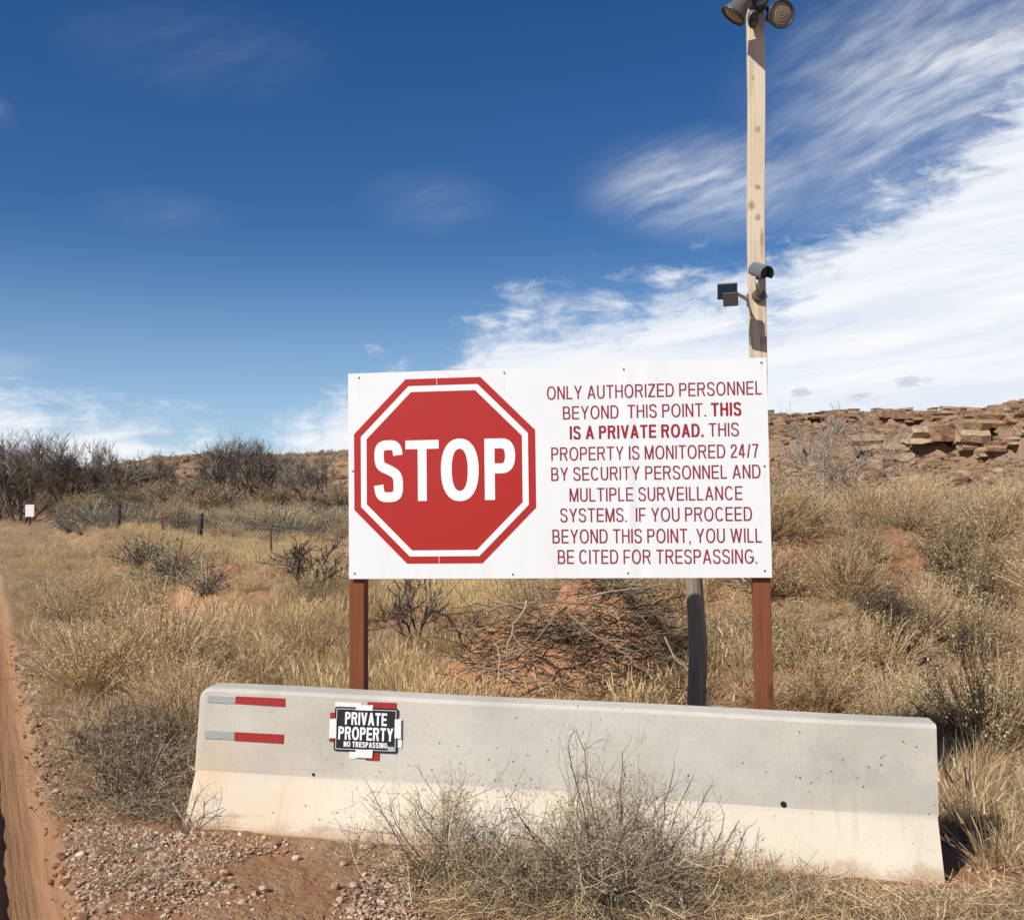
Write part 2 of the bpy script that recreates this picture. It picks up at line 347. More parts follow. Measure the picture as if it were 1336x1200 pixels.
M['clod'] = plant_mat('earth_clod', [(0, (.20,.10,.05)), (1, (.36,.20,.115))])
def concrete():
    mm, n, b = mat('concrete'); P = n.new('ShaderNodeTexCoord').outputs['Object']; s = n.new('ShaderNodeSeparateXYZ', {0: P})
    cl = n.noise(P, 1.6, 6., .62); fine = n.noise(P, 60., 4., .7); cl2 = n.noise(P, 6., 6., .65)
    run = n.noise(n.new('ShaderNodeMapping', {'Vector': P, 'Scale': (16, 3, 1.1)}).outputs[0], 1., 5., .6)
    c = n.mix(n.step(cl, .3, .7), (.44, .41, .345, 1), (.57, .535, .46, 1))
    c = n.mix(n.m('MULTIPLY', n.step(fine, .4, .75), .3), c, (.40, .375, .33, 1))
    c = n.mix(n.m('MULTIPLY', n.step(cl2, .52, .75), .35), c, (.42, .40, .36, 1))
    # sunlight painted in with pale dust on sloping foot; red dust at left end
    dust_sun = n.m('MULTIPLY', n.step(s.outputs[2], .335, .27), n.m('MULTIPLY_ADD', cl, .5, .45))
    c = n.mix(n.m('MULTIPLY', dust_sun, 1.), c, (.66, .575, .44, 1))
    le = n.m('MULTIPLY', n.m('MULTIPLY', n.step(s.outputs[0], 1.0, 0.), n.step(s.outputs[2], .62, .2)), n.step(cl, .3, .6))
    c = n.mix(n.m('MULTIPLY', le, .85), c, (.58, .39, .23, 1))
    c = n.mix(n.m('MULTIPLY', n.step(run, .56, .72), n.m('MULTIPLY', n.step(s.outputs[2], .75, .3), .32)), c, (.40, .33, .25, 1))
    # stained patch on the right
    dx = n.m('DIVIDE', n.m('SUBTRACT', s.outputs[0], 3.55), .35); dz = n.m('DIVIDE', n.m('SUBTRACT', s.outputs[2], .52), .16)
    rr = n.m('ADD', n.m('MULTIPLY', dx, dx), n.m('MULTIPLY', dz, dz))
    c = n.mix(n.m('MULTIPLY', n.m('MULTIPLY', n.step(rr, 1., 0.), n.step(cl2, .35, .6)), .5), c, (.33, .31, .28, 1))
    spl = n.noise(n.new('ShaderNodeMapping', {'Vector': P, 'Scale': (5, 5, 9)}).outputs[0], 1., 8., .72)
    edge_ = n.m('ADD', n.m('MULTIPLY', s.outputs[2], 5.5), n.m('MULTIPLY', n.m('SUBTRACT', spl, .5), 1.6))
    c = n.mix(n.m('MULTIPLY', n.step(edge_, .62, .12), .6), c, (.36, .20, .11, 1))
    spk = n.noise(P, 28., 6., .75); c = n.mix(n.m('MULTIPLY', n.step(spk, .60, .70), .45), c, (.27, .25, .215, 1))
    scr = n.noise(n.new('ShaderNodeMapping', {'Vector': P, 'Rotation': (0, R_(8), 0), 'Scale': (2.2, 4, 26)}).outputs[0], 1., 5., .7)
    c = n.mix(n.m('MULTIPLY', n.m('MULTIPLY', n.step(scr, .60, .70), n.step(cl2, .45, .6)), .4), c, (.30, .28, .25, 1))
    vs = n.new('ShaderNodeTexVoronoi', {'Vector': P, 'Scale': 46.}); c = n.mix(n.m('MULTIPLY', n.m('MULTIPLY', n.step(vs.outputs['Distance'], .14, .08), n.step(spl, .5, .6)), .7), c, (.14, .13, .115, 1))
    # air bubbles left by the mould
    vo = n.new('ShaderNodeTexVoronoi', {'Vector': P, 'Scale': 15.}); hole = n.m('MULTIPLY', n.step(vo.outputs['Distance'], .085, .05), n.step(n.noise(P, 2.2, 2.), .52, .58))
    c = n.mix(n.m('MULTIPLY', hole, .85), c, (.10, .09, .08, 1))
    n.put(b.inputs['Base Color'], c); b.inputs['Roughness'].default_value = .9
    hh = n.m('ADD', n.m('MULTIPLY', fine, .0012), n.m('ADD', n.m('MULTIPLY', cl2, .003), n.m('MULTIPLY', hole, -.004)))
    bp = n.new('ShaderNodeBump', {'Strength': .8, 'Distance': 1., 'Height': hh}); n.l.new(bp.outputs[0], b.inputs['Normal']); return mm
M['concrete'] = concrete()
def wood(name, a, bb, dark, knots=True, sc_=1.):
    mm, n, b = mat(name); P = n.new('ShaderNodeTexCoord').outputs['Object']
    g = n.noise(n.new('ShaderNodeMapping', {'Vector': P, 'Scale': (60*sc_, 60*sc_, 1.3)}).outputs[0], 1., 6., .6, .6)
    l = n.noise(P, 1.4, 4.)
    g2 = n.noise(n.new('ShaderNodeMapping', {'Vector': P, 'Scale': (22*sc_, 22*sc_, .9)}).outputs[0], 1., 7., .7)
    c = n.mix(g, a, bb); c = n.mix(n.m('MULTIPLY', n.step(g2, .52, .66), .6), c, dark); c = n.mix(n.m('MULTIPLY', n.step(l, .45, .75), .45), c, dark)
    if knots:
        vo = n.new('ShaderNodeTexVoronoi', {'Vector': n.new('ShaderNodeMapping', {'Vector': P, 'Scale': (5, 5, 2.1)}).outputs[0], 'Scale': 1.})
        c = n.mix(n.m('MULTIPLY', n.step(vo.outputs['Distance'], .16, .05), .8), c, dark)
    n.put(b.inputs['Base Color'], c)
    bp = n.new('ShaderNodeBump', {'Strength': .6, 'Distance': .004, 'Height': g}); n.l.new(bp.outputs[0], b.inputs['Normal']); return mm
M['pale_wood'] = wood('pale_lumber', (.54,.44,.30,1), (.74,.65,.50,1), (.42,.29,.17,1))
def knots():
    n = NT(M['pale_wood'].node_tree); b = n.n['Principled BSDF']; c = b.inputs['Base Color'].links[0].from_socket
    P = n.new('ShaderNodeTexCoord').outputs['Object']; s = n.new('ShaderNodeSeparateXYZ', {0: P}); w = n.noise(P, 22., 3., .6)
    for kx, kz, rx, rz, st in ((.004, 1.72, .012, .014, .75), (.0, 1.39, .010, .012, .7), (.012, 1.385, .006, .009, .6), (-.034, 1.285, .014, .022, .8), (.002, 1.215, .011, .016, .75), (.024, 1.08, .008, .065, .7), (.020, .62, .006, .09, .4),
                       (-.015, .95, .006, .12, .3), (-.02, 2.02, .007, .01, .5), (.02, .50, .010, .02, .5)):
        dx = n.m('DIVIDE', n.m('SUBTRACT', s.outputs[0], kx), rx*1.5); dz = n.m('DIVIDE', n.m('SUBTRACT', s.outputs[2], kz), rz*1.5)
        r = n.m('ADD', n.m('SQRT', n.m('ADD', n.m('MULTIPLY', dx, dx), n.m('MULTIPLY', dz, dz))), n.m('MULTIPLY', n.m('SUBTRACT', w, .5), 1.6))
        c = n.mix(n.m('MULTIPLY', n.step(r, 1.25, .3), st*.8), c, (.20, .11, .055, 1))
    g = n.noise(n.new('ShaderNodeMapping', {'Vector': P, 'Scale': (34, 34, 2.2)}).outputs[0], 1., 5., .65)
    c = n.mix(n.m('MULTIPLY', n.step(g, .5, .68), n.m('MULTIPLY', n.step(s.outputs[2], 1.5, .6), .55)), c, (.36, .24, .14, 1))
    n.put(b.inputs['Base Color'], c)
knots()
M['red_wood'] = wood('red_brown_stain', (.13,.040,.017,1), (.27,.090,.038,1), (.09,.030,.015,1))
M['grey_wood'] = wood('weathered_wood', (.12,.095,.07,1), (.36,.30,.23,1), (.07,.055,.04,1), True, .8)
M['dark_post'] = wood('dark_fence_wood', (.045,.036,.030,1), (.11,.09,.075,1), (.03,.024,.02,1), False)
def flat(name, col, rough=.5, spec=.4, metal=0., var=.0, scale=8.):
    mm, n, b = mat(name)
    P = n.new('ShaderNodeTexCoord').outputs['Object']; f = n.noise(P, scale, 5., .6)
    c2 = tuple(v*(1-var) for v in col[:3])+(1,)
    n.put(b.inputs['Base Color'], n.mix(f, (*col[:3], 1), c2)); b.inputs['Roughness'].default_value = rough
    b.inputs['Specular IOR Level'].default_value = spec; b.inputs['Metallic'].default_value = metal; return mm
M['white'] = flat('white_sign_face', (.78,.79,.79), .38, .45, var=.08, scale=2.5)
M['red'] = flat('red_print', (.43,.022,.016), .38, .45, var=.14, scale=1.2)
M['textred'] = flat('dark_red_print', (.27,.022,.045), .5, var=.1)
M['boldred'] = flat('bold_red_print', (.30,.010,.022), .5, var=.1)
M['printwhite'] = flat('white_print', (.84,.83,.82), .4, var=.02)
M['black'] = flat('black_print', (.016,.016,.018), .45, var=.2)
M['silver'] = flat('silver_grey_tape', (.36,.38,.35), .35, .5, var=.2, scale=30.)
M['tapered'] = flat('red_tape', (.38,.028,.024), .35, .5, var=.25, scale=40.)
M['tapewhite'] = flat('white_tape', (.78,.76,.72), .35, var=.08)
M['stickerblue'] = flat('pale_blue_sticker', (.42,.50,.62), .4, var=.3, scale=60.)
M['metal'] = flat('zinc_metal', (.42,.42,.42), .4, .5, .8, .2)
M['darkmetal'] = flat('dark_bronze_metal', (.05,.048,.045), .45, .5, .0, .3)
M['shell'] = flat('weathered_grey_shell', (.13,.115,.10), .55, .4, .0, .4, 20.)
M['camgrey'] = flat('grey_plastic', (.13,.14,.16), .35, .5, var=.1)
M['lens'] = flat('ribbed_glass_lens', (.33,.26,.185), .25, .6, var=.3, scale=14.)
M['glassblack'] = flat('black_glass', (.01,.01,.012), .1, .6)
M['rust'] = flat('rusty_steel', (.20,.065,.03), .8, .2, .0, .5, 12.)
M['wire'] = flat('wire_steel', (.20,.17,.15), .6, .4, .5)
M['hole'] = flat('dark_hole', (.02,.02,.02), .95, .1)

# ---------------------------------------------------------------- land
def ground():
    th = np.concatenate([np.linspace(-180, -40, 30)[:-1], np.linspace(-40, 40, 520), np.linspace(40, 180, 30)[1:]])*math.pi/180
    r = np.concatenate([[.05, 1., 1.8, 2.4], 2.8*np.exp(np.linspace(0, math.log(1500/2.8), 520))])
    T, Rr = np.meshgrid(th, r); X = np.sin(T)*Rr; Y = np.cos(T)*Rr; Z = h(X, Y)
    Z = Z + fbm(X, Y, .16, 3, 11)*.016*(Rr < 30)
    t = road_edge(Y)-X; Z -= .11*ss(t, .0, .07)*(1-ss(t, 2.9, 3.0))*(Y > 2.5)*(Y < 100)    # bed for the track
    V = np.stack([X, Y, Z], -1).reshape(-1, 3); nr, nt = X.shape
    i, j = np.meshgrid(np.arange(nr-1), np.arange(nt-1), indexing='ij'); a = (i*nt+j).ravel()
    Fq = np.stack([a, a+1, a+nt+1, a+nt], 1)[:, ::-1]
    o = bpy.data.objects.new('ground', np_mesh('ground', V, Fq, [M['ground']], smooth=True)); COL.objects.link(o)
    tag(o, kind='structure')
ground()
def track():
    t = np.concatenate([np.linspace(-.10, .46, 44), np.linspace(.5, 3.0, 50)]); y = 2.6*np.exp(np.linspace(0, math.log(95/2.6), 420))
    T, Y = np.meshgrid(t, y); wob = .03*fbm(Y*0, Y, .9, 3, 6)*1.0
    X = road_edge(Y) - T + wob + .018*fbm(Y*0+3, Y, .22, 2, 7)*(T < .5)
    Z = h(X, Y)
    rut = lambda c, w: np.exp(-((T-c)/w)**4)
    Z += -.045*rut(.165, .15)*1.25 - .05*rut(2.05, .2) + .034*np.exp(-((T-.352)/.03)**2)*(.85+.35*vn(X, Y, .14, 2)) + .016*np.exp(-((T+.02)/.04)**2)*vn(X, Y, .07, 3)
    Z += .05*ss(T, .35, .5)*(1-ss(T, 1.7, 1.9)) + fbm(X, Y, .35, 3, 5)*.012*ss(T, .33, .5)
    Z += .003*np.sin((Y*1.13)*60)*rut(.16, .10)*vn(X, Y, .5, 9)
    Z -= .06*ss(-T, -.03, .03) + .05*ss(T, 2.9, 3.0); Z += .004
    V = np.stack([X, Y, Z], -1).reshape(-1, 3); nr, nt = X.shape
    i, j = np.meshgrid(np.arange(nr-1), np.arange(nt-1), indexing='ij'); a = (i*nt+j).ravel()
    o = bpy.data.objects.new('dirt_road', np_mesh('dirt_road', V, np.stack([a, a+1, a+nt+1, a+nt], 1), [M['road']], smooth=True)); COL.objects.link(o)
    tag(o, kind='structure')
track()

# ---------------------------------------------------------------- mesa
MU = [-.80, -.45, -.40, -.345, -.30, -.23, -.16, 0., .24, .27, .33, .40, .45, .47, .50, .56, .80]
MR = [560, 560, 540, 520, 500, 470, 440, 330, 235, 230, 225, 215, 205, 200, 196, 190, 190]
MP = [16, 20, 30, 44, 47, 49, 53, 80, 104, 106, 107, 107, 108, 113, 122, 126, 126]       # height of the rim above the eye line, photo pixels
def mesa_pt(u, t):
    """u: tangent of bearing, t: 0 foot .. 1 rim"""
    Rm = np.interp(u, MU, MR); rim = EYE + np.interp(u, MU, MP)/F*Rm
    rim = rim + (fbm(u*Rm, Rm*0, 22., 4, 3)*1.1)
    foot_r = Rm*.62
    Y = foot_r + (Rm-foot_r)*t
    X = u*Y*1.
    jb = np.floor(X/4.2+1.5*vn(X, X*0, 7., 6)).astype(int); block = _LAT[jb % 256, 7]
    sh = .05*fbm(X, Y*0, 26., 4, 2) + .045*(block-.5) + .05*(_LAT[jb % 256, 9] > .86)
    tt = t + sh*(t > .02)
    f = np.interp(tt, [-.1, 0, .40, .412, .45, .458, .54, .66, .668, .70, .706, .82, .93, .936, 1.0, 1.3], [0, 0, .35, .50, .515, .61, .65, .735, .79, .80, .84, .875, .92, .985, 1.0, 1.0])
    low = np.asarray(h(u*foot_r, foot_r)) - .3
    Z = low + (rim-low)*f
    amp = ss(tt, 0, .12)*(1-.7*ss(tt, .93, .97))
    Z = Z + amp*(fbm(X, Y, 9., 4, 5)*1.3 + np.abs(fbm(X, Y, 3.2, 3, 7))*1.5 - .3)
    return X, Y, Z
def mesa():
    u = np.concatenate([np.linspace(-.8, -.47, 40)[:-1], np.linspace(-.47, -.15, 360)[:-1], np.linspace(-.15, .24, 120)[:-1], np.linspace(.24, .52, 520)[:-1], np.linspace(.52, .8, 60)])
    t = np.concatenate([np.linspace(0, .38, 46)[:-1], np.linspace(.38, .46, 34)[:-1], np.linspace(.46, .62, 26)[:-1], np.linspace(.62, .72, 24)[:-1], np.linspace(.72, .9, 26)[:-1], np.linspace(.9, 1.0, 24)[:-1], np.linspace(1, 1.25, 8)])
    U, T = np.meshgrid(u, t); X, Y, Z = mesa_pt(U, T)
    V = np.stack([X, Y, Z], -1).reshape(-1, 3); nr, nt = X.shape
    i, j = np.meshgrid(np.arange(nr-1), np.arange(nt-1), indexing='ij'); a = (i*nt+j).ravel()
    o = bpy.data.objects.new('mesa', np_mesh('mesa', V, np.stack([a, a+1, a+nt+1, a+nt], 1), [M['mesa']])); COL.objects.link(o)
    tag(o, kind='structure')
mesa()

def rock_mesh(name, seed, mt, flatness=.6, boxy=.5, sub=2):
    import bmesh
    rs = np.random.RandomState(seed); bm = bmesh.new(); bmesh.ops.create_icosphere(bm, subdivisions=sub, radius=1)
    ax = rs.normal(size=(9, 3)); ax /= np.linalg.norm(ax, axis=1)[:, None]; dd = .62 + rs.rand(9)*.3
    for v in bm.verts:
        p = np.array(v.co)
        for a, d in zip(ax, dd*(.86 if boxy > .6 else 1.)):
            k = p @ a
            if k > d: p = p - a*(k-d)
        q = np.sign(p)*np.abs(p)**(1-boxy*.5); p = p*(1-boxy)+q*boxy*.85
        v.co = (p[0]*(1+.25*rs.rand()*.2), p[1], p[2]*flatness)
    me = bpy.data.meshes.new(name); bm.to_mesh(me); bm.free(); me.materials.append(mt); return me

# ---------------------------------------------------------------- scatter of uncountable things
def source_collection(name, meshes):
    c = bpy.data.collections.new(name)
    for i, me in enumerate(meshes):
        o = bpy.data.objects.new('%s_%02d' % (name, i), me); c.objects.link(o)
    return c
def scatter(name, src, P, rot, scl, idx, **tags):
    n = len(P); me = bpy.data.meshes.new(name); me.vertices.add(n); me.vertices.foreach_set('co', np.asarray(P, np.float32).ravel())
    a = me.attributes.new('rot', 'FLOAT_VECTOR', 'POINT'); a.data.foreach_set('vector', np.asarray(rot, np.float32).ravel())
    a = me.attributes.new('scl', 'FLOAT_VECTOR', 'POINT'); a.data.foreach_set('vector', np.asarray(scl, np.float32).ravel())
    a = me.attributes.new('idx', 'INT', 'POINT'); a.data.foreach_set('value', np.asarray(idx, np.int32))
    o = bpy.data.objects.new(name, me); COL.objects.link(o)
    g = bpy.data.node_groups.new(name, 'GeometryNodeTree')
    g.interface.new_socket('Geometry', in_out='INPUT', socket_type='NodeSocketGeometry'); g.interface.new_socket('Geometry', in_out='OUTPUT', socket_type='NodeSocketGeometry')
    nt = g.nodes; gi = nt.new('NodeGroupInput'); go = nt.new('NodeGroupOutput'); iop = nt.new('GeometryNodeInstanceOnPoints')
    ci = nt.new('GeometryNodeCollectionInfo'); ci.inputs['Collection'].default_value = src; ci.inputs['Separate Children'].default_value = True; ci.inputs['Reset Children'].default_value = True
    def na(nm, ty):
        x = nt.new('GeometryNodeInputNamedAttribute'); x.data_type = ty; x.inputs[0].default_value = nm; return x.outputs[0]
    e2r = nt.new('FunctionNodeEulerToRotation'); L = g.links.new
    L(na('rot', 'FLOAT_VECTOR'), e2r.inputs[0]); L(gi.outputs[0], iop.inputs['Points']); L(ci.outputs[0], iop.inputs['Instance'])
    iop.inputs['Pick Instance'].default_value = True; L(na('idx', 'INT'), iop.inputs['Instance Index'])
    L(e2r.outputs[0], iop.inputs['Rotation']); L(na('scl', 'FLOAT_VECTOR'), iop.inputs['Scale']); L(iop.outputs[0], go.inputs[0])
    md = o.modifiers.new('scatter', 'NODES'); md.node_group = g
    tag(o, kind='stuff', **tags); return o

# ---------------------------------------------------------------- plant meshes (unit height about 1)
def V3(rs, s=1.): return Vector(rs.normal(size=3)*s)
def curve_pts(p, d, L, n, wig, rs, up=0.):
    pts = [p.copy()]; d = d.normalized()
    for i in range(n):
        d = (d + V3(rs, wig) + Vector((0, 0, up))).normalized(); p = p + d*(L/n); pts.append(p)
    return pts, d
def grass_clump(seed, mt, n=34, hgt=1., spread=.28, wid=.012, lean=.5, heads=False):
    rs = np.random.RandomState(seed); mb = MB()
    for k in range(n):
        a = rs.rand()*6.283; r = spread*math.sqrt(rs.rand()); p = Vector((math.cos(a)*r*.5, math.sin(a)*r*.5, -.03))
        d = Vector((math.cos(a)*lean*rs.rand(), math.sin(a)*lean*rs.rand(), 1)) + V3(rs, .12)
        L = hgt*(.45+.6*rs.rand()); pts, _ = curve_pts(p, d, L, 3, .13, rs, -.05)
        side = V3(rs).cross(d).normalized(); mb.ribbon(pts, wid, wid*.25, side, rs.rand())
        if heads and rs.rand() < .5:
            q = pts[-1]; mb.ribbon([pts[-2].lerp(q, .5), q+Vector((0, 0, .03))], wid*2.2, wid*.8, side, .6+.4*rs.rand())
    return mb.mesh('grass_clump', mt)
def tangle(seed, mt, n=60):
    """low mat of fallen stalks"""
    rs = np.random.RandomState(seed); mb = MB()
    for k in range(n):
        a = rs.rand()*6.283; p = Vector((rs.normal()*.35, rs.normal()*.35, rs.rand()*.10))
        d = Vector((math.cos(a), math.sin(a), rs.rand()*.7)); pts, _ = curve_pts(p, d, .25+.45*rs.rand(), 3, .28, rs)
        mb.ribbon(pts, .012, .004, V3(rs).cross(d).normalized(), rs.rand())
    return mb.mesh('stalk_tangle', mt)
def rabbitbrush(seed, mats, stems=110, flare=.62, heads=True, wid=.010, headsize=.016, updir=.03):
    rs = np.random.RandomState(seed); mb = MB()
    for k in range(stems):
        a = rs.rand()*6.283; q = rs.rand()**.55*1.2*flare/.62
        d = Vector((math.cos(a)*math.sin(q), math.sin(a)*math.sin(q), math.cos(q)))
        p = Vector((math.cos(a)*.06*rs.rand(), math.sin(a)*.06*rs.rand(), -.04))
        L = (.72+.32*rs.rand()); pts, dd = curve_pts(p, d, L, 4, .10, rs, updir)
        mb.m = 0; mb.ribbon(pts, wid*1.5, wid*.8, V3(rs).cross(d).normalized(), rs.rand()*.8)
        for c in range(rs.randint(5, 9)):
            i = rs.randint(2, 5) if c else 4; b = pts[min(i, 4)].lerp(pts[max(i-1, 0)], rs.rand())
            cd = (dd + V3(rs, .42) + Vector((0, 0, .15))).normalized(); cp, cd2 = curve_pts(b, cd, .10+.14*rs.rand(), 2, .15, rs, .05)
            mb.m = 0; mb.ribbon(cp, wid*.7, wid*.45, V3(rs).cross(cd).normalized(), .3+.7*rs.rand())
            if heads:
                mb.m = 1
                for _ in range(4):
                    o = cp[-1] + V3(rs, .020); s1 = V3(rs).normalized()*headsize*(.5+rs.rand()); s2 = V3(rs).normalized()*headsize*(.5+rs.rand())
                    mb.add([o-s1, o+s2, o+s1, o-s2], [(0, 1, 2, 3)], rs.rand())
    return mb.mesh('rabbitbrush', list(mats))
def tumble(seed, mt, n=26, r=.5, wid=.010, stiff=.22, levels=3, up=.0, width=1.):
    """dense twiggy dead bush"""
    rs = np.random.RandomState(seed); mb = MB()
    def rec(p, d, L, wd, lv, base=None):
        pts, dd = curve_pts(p, d, L, 3, stiff, rs, up); tb = rs.rand() if base is None or rs.rand() < .4 else base
        if lv >= 2: mb.tube(pts, [wd*.55, wd*.5, wd*.42, wd*.34], 3, False, tb*.8)
        else: mb.ribbon(pts, wd, wd*.6, V3(rs).cross(d).normalized(), tb)
        if lv == 0 and rs.rand() < .5:
            for _ in range(2):
                o = pts[-1] + V3(rs, .006); s1 = V3(rs).normalized()*.007; s2 = V3(rs).normalized()*.006; mb.add([o-s1, o+s2, o+s1, o-s2], [(0, 1, 2, 3)], .5+.5*rs.rand())
        if lv:
            for c in range(rs.randint(3, 6)):
                i = rs.randint(1, 4); b = pts[i-1].lerp(pts[i], rs.rand())
                rec(b, (dd + V3(rs, .62)).normalized(), L*(.45+.3*rs.rand()), wd*.62, lv-1, tb)
    for k in range(n):
        a = rs.rand()*6.283; q = (rs.rand()**.6)*1.45
        d = Vector((math.cos(a)*math.sin(q)*width, math.sin(a)*math.sin(q)*width, math.cos(q)))
        rec(Vector((0, 0, 0)), d, .42+.2*rs.rand(), wid, levels)
    return mb.mesh('dead_bush', mt)
def sagebrush(seed, mats, stems=80, leaf=.024):
    rs = np.random.RandomState(seed); mb = MB()
    for k in range(stems):
        a = rs.rand()*6.283; q = rs.rand()**.6*1.35; d = Vector((math.cos(a)*math.sin(q)*1.1, math.sin(a)*math.sin(q)*1.1, math.cos(q)))
        pts, dd = curve_pts(Vector((0, 0, 0)), d, .6+.3*rs.rand(), 3, .15, rs, .06); mb.m = 0
        mb.ribbon(pts, .02, .01, V3(rs).cross(d).normalized(), rs.rand())
        mb.m = 1
        for c in range(30):
            i = rs.randint(1, 4); b = pts[i-1].lerp(pts[i], rs.rand()) + V3(rs, .06); s1 = V3(rs).normalized()*leaf*(.6+rs.rand()); s2 = V3(rs).normalized()*leaf*.5
            mb.add([b-s1, b+s2, b+s1, b-s2], [(0, 1, 2, 3)], rs.rand())
    return mb.mesh('sagebrush', list(mats))
def grow_tree(seed, hgt=1., trunks=3, spread=.5, levels=4, r0=.03, kids=(5, 5, 5, 5), wig=.16, up=.05, ratio=.62, ang=.75, minr=.0022, tubes=1):
    """returns (trunk builder, crown builder)"""
    rs = np.random.RandomState(seed); A = MB(); B = MB()
    def rec(p, d, L, r, lv):
        n = 5 if lv == 0 else 3
        pts, dd = curve_pts(p, d, L, n, wig*(1 if lv else .7), rs, up)
        r1 = max(r*.55, minr)
        if lv <= tubes: A.tube(pts, np.linspace(r, r1, n+1), 5 if lv == 0 else 4, False, rs.rand())
        else: B.ribbon(pts, r*2, r1*2, V3(rs).cross(d).normalized(), rs.rand())
        if lv < levels:
            for c in range(kids[lv] + rs.randint(-1, 2)):
                q = .25+.75*rs.rand() if lv else .3+.7*rs.rand()
                i = min(int(q*n), n-1); b = pts[i].lerp(pts[i+1], q*n-i)
                loc = (pts[i+1]-pts[i]).normalized()
                rec(b, (loc + V3(rs, ang*.6) + Vector((0, 0, .1))).normalized(), L*ratio*(.7+.5*rs.rand()), max(r*(1-.5*q)*.48, minr), lv+1)
    for k in range(trunks):
        a = 6.283*(k+rs.rand()*.6)/trunks; s_ = spread*(.4+.8*rs.rand())
        rec(Vector((math.cos(a)*.03, math.sin(a)*.03, -.02)), Vector((math.cos(a)*s_, math.sin(a)*s_, 1)), .45*hgt*(.8+.3*rs.rand()), r0*(.7+.4*rs.rand()), 0)
    zm = max(p[2] for p in A.v+B.v)
    for X in (A, B): X.v = [(p[0]/zm*hgt, p[1]/zm*hgt, p[2]/zm*hgt) for p in X.v]
    return A, B

rng = np.random.RandomState(77)
S = {}
S['gold'] = source_collection('golden_clump', [grass_clump(10+i, M['gold'], 80, 1., .40, .0095, .7, True) for i in range(5)])
S['straw'] = source_collection('straw_clump', [grass_clump(30+i, M['straw'], 64, 1., .55, .012, 1.0) for i in range(5)])
S['tangle'] = source_collection('stalk_mat', [tangle(50+i, M['straw']) for i in range(4)] + [tangle(60+i, M['twig']) for i in range(2)])
rbm = [rabbitbrush(70+i, (M['rb_stem'], M['rb_head']), 170, .66, True, .008, .0105) for i in range(6)]
rbs = [rabbitbrush(80+i, (M['straw'], M['straw']), 170, .60, True, .008, .009) for i in range(4)]
sgm = [sagebrush(90+i, (M['twig'], M['sage'])) for i in range(4)]
tbm = [tumble(100+i, M['twig'], 16) for i in range(4)]
S['scrub'] = source_collection('far_scrub', [sagebrush(110, (M['bark'], M['sage']), 30, .045), sagebrush(111, (M['bark'], M['sage']), 30, .045),
                                             rabbitbrush(112, (M['rb_stem'], M['straw']), 44, .62, True, .022, .03), rabbitbrush(113, (M['straw'], M['straw']), 44, .62, True, .022, .03)])
pebs = [rock_mesh('stone', i, M['pebble'], .55, .7, 1) for i in range(6)]
S['peb'] = source_collection('gravel_stone', pebs)

def area(n, x0, x1, y0, y1, dens, wedge=True, seed=0):
    """random places inside the wedge in front of the camera, kept with probability dens(x,y)"""
    rs = np.random.RandomState(seed); y = np.sqrt(rs.rand(n)*(y1**2-y0**2)+y0**2) if wedge else y0+rs.rand(n)*(y1-y0)
    x = (rs.rand(n)*1.12-.56)*y if wedge else x0+rs.rand(n)*(x1-x0)
    k = rs.rand(n) < dens(x, y)*(x > x0)*(x < x1)
    return x[k], y[k]
def bar_front(x): return 5.7315 - .159*(x+1.7989)      # line of the barrier's front foot
def off_barrier(x, y):
    q = y-bar_front(x); return ~((q > -.06) & (q < .60) & (x > -1.95) & (x < 2.3))
def off_road(x, y): return ss(x-road_edge(y), .05, .45)
def lay(name, src, nsrc, x, y, size, var=.35, tall=1., seed=1, sink=0., tilt=.15, idx=None, **tags):
    rs = np.random.RandomState(seed); n = len(x); z = h(x, y)-sink
    s = np.asarray(size)*(1-var+2*var*rs.rand(n)); rot = np.stack([rs.normal(size=n)*tilt, rs.normal(size=n)*tilt, rs.rand(n)*6.283], 1)
    return scatter(name, src, np.stack([x, y, z], 1), rot, np.stack([s, s, s*tall], 1), rs.randint(0, nsrc, n) if idx is None else idx, **tags)

# golden bunch grass on the bank and behind the barrier
def d_gold(x, y):
    bank = ss(x+1.4+.5*(y-10), -1.8, -.2)*ss(3.0-x, 0, 2.5)*ss(y, 7.6, 9.0)*(1-ss(y, 24, 38)*.75)
    bank = bank*(1-np.exp(-(((x+4.75)/1.3)**2+((y-15.0)/1.7)**2)**2))*(1-np.exp(-(((x+3.1)/.6)**2+((y-13.)/.8)**2)))*(1-np.exp(-(((x+8.5)/1.)**2+((y-22.)/1.4)**2)))
    return np.clip(bank*(.10+.95*ss(vn(x, y, 1.1, 2)*.6+vn(x, y, .45, 3)*.4, .36, .56))*off_barrier(x, y), 0, 1)
x, y = area(26000, -30, 3.2, 6.6, 45, d_gold, seed=3)
keep = rng.rand(len(x)) < np.clip(1.2-.012*y, .3, 1); x, y = x[keep], y[keep]
lay('golden_grass', S['gold'], 5, x, y, (.28+.15*vn(x, y, 2.2, 5))*(1-.35*ss(y, 12, 20)), .35, 1.1, label='dry golden bunch grass on the bank behind the barrier', cat='grass')
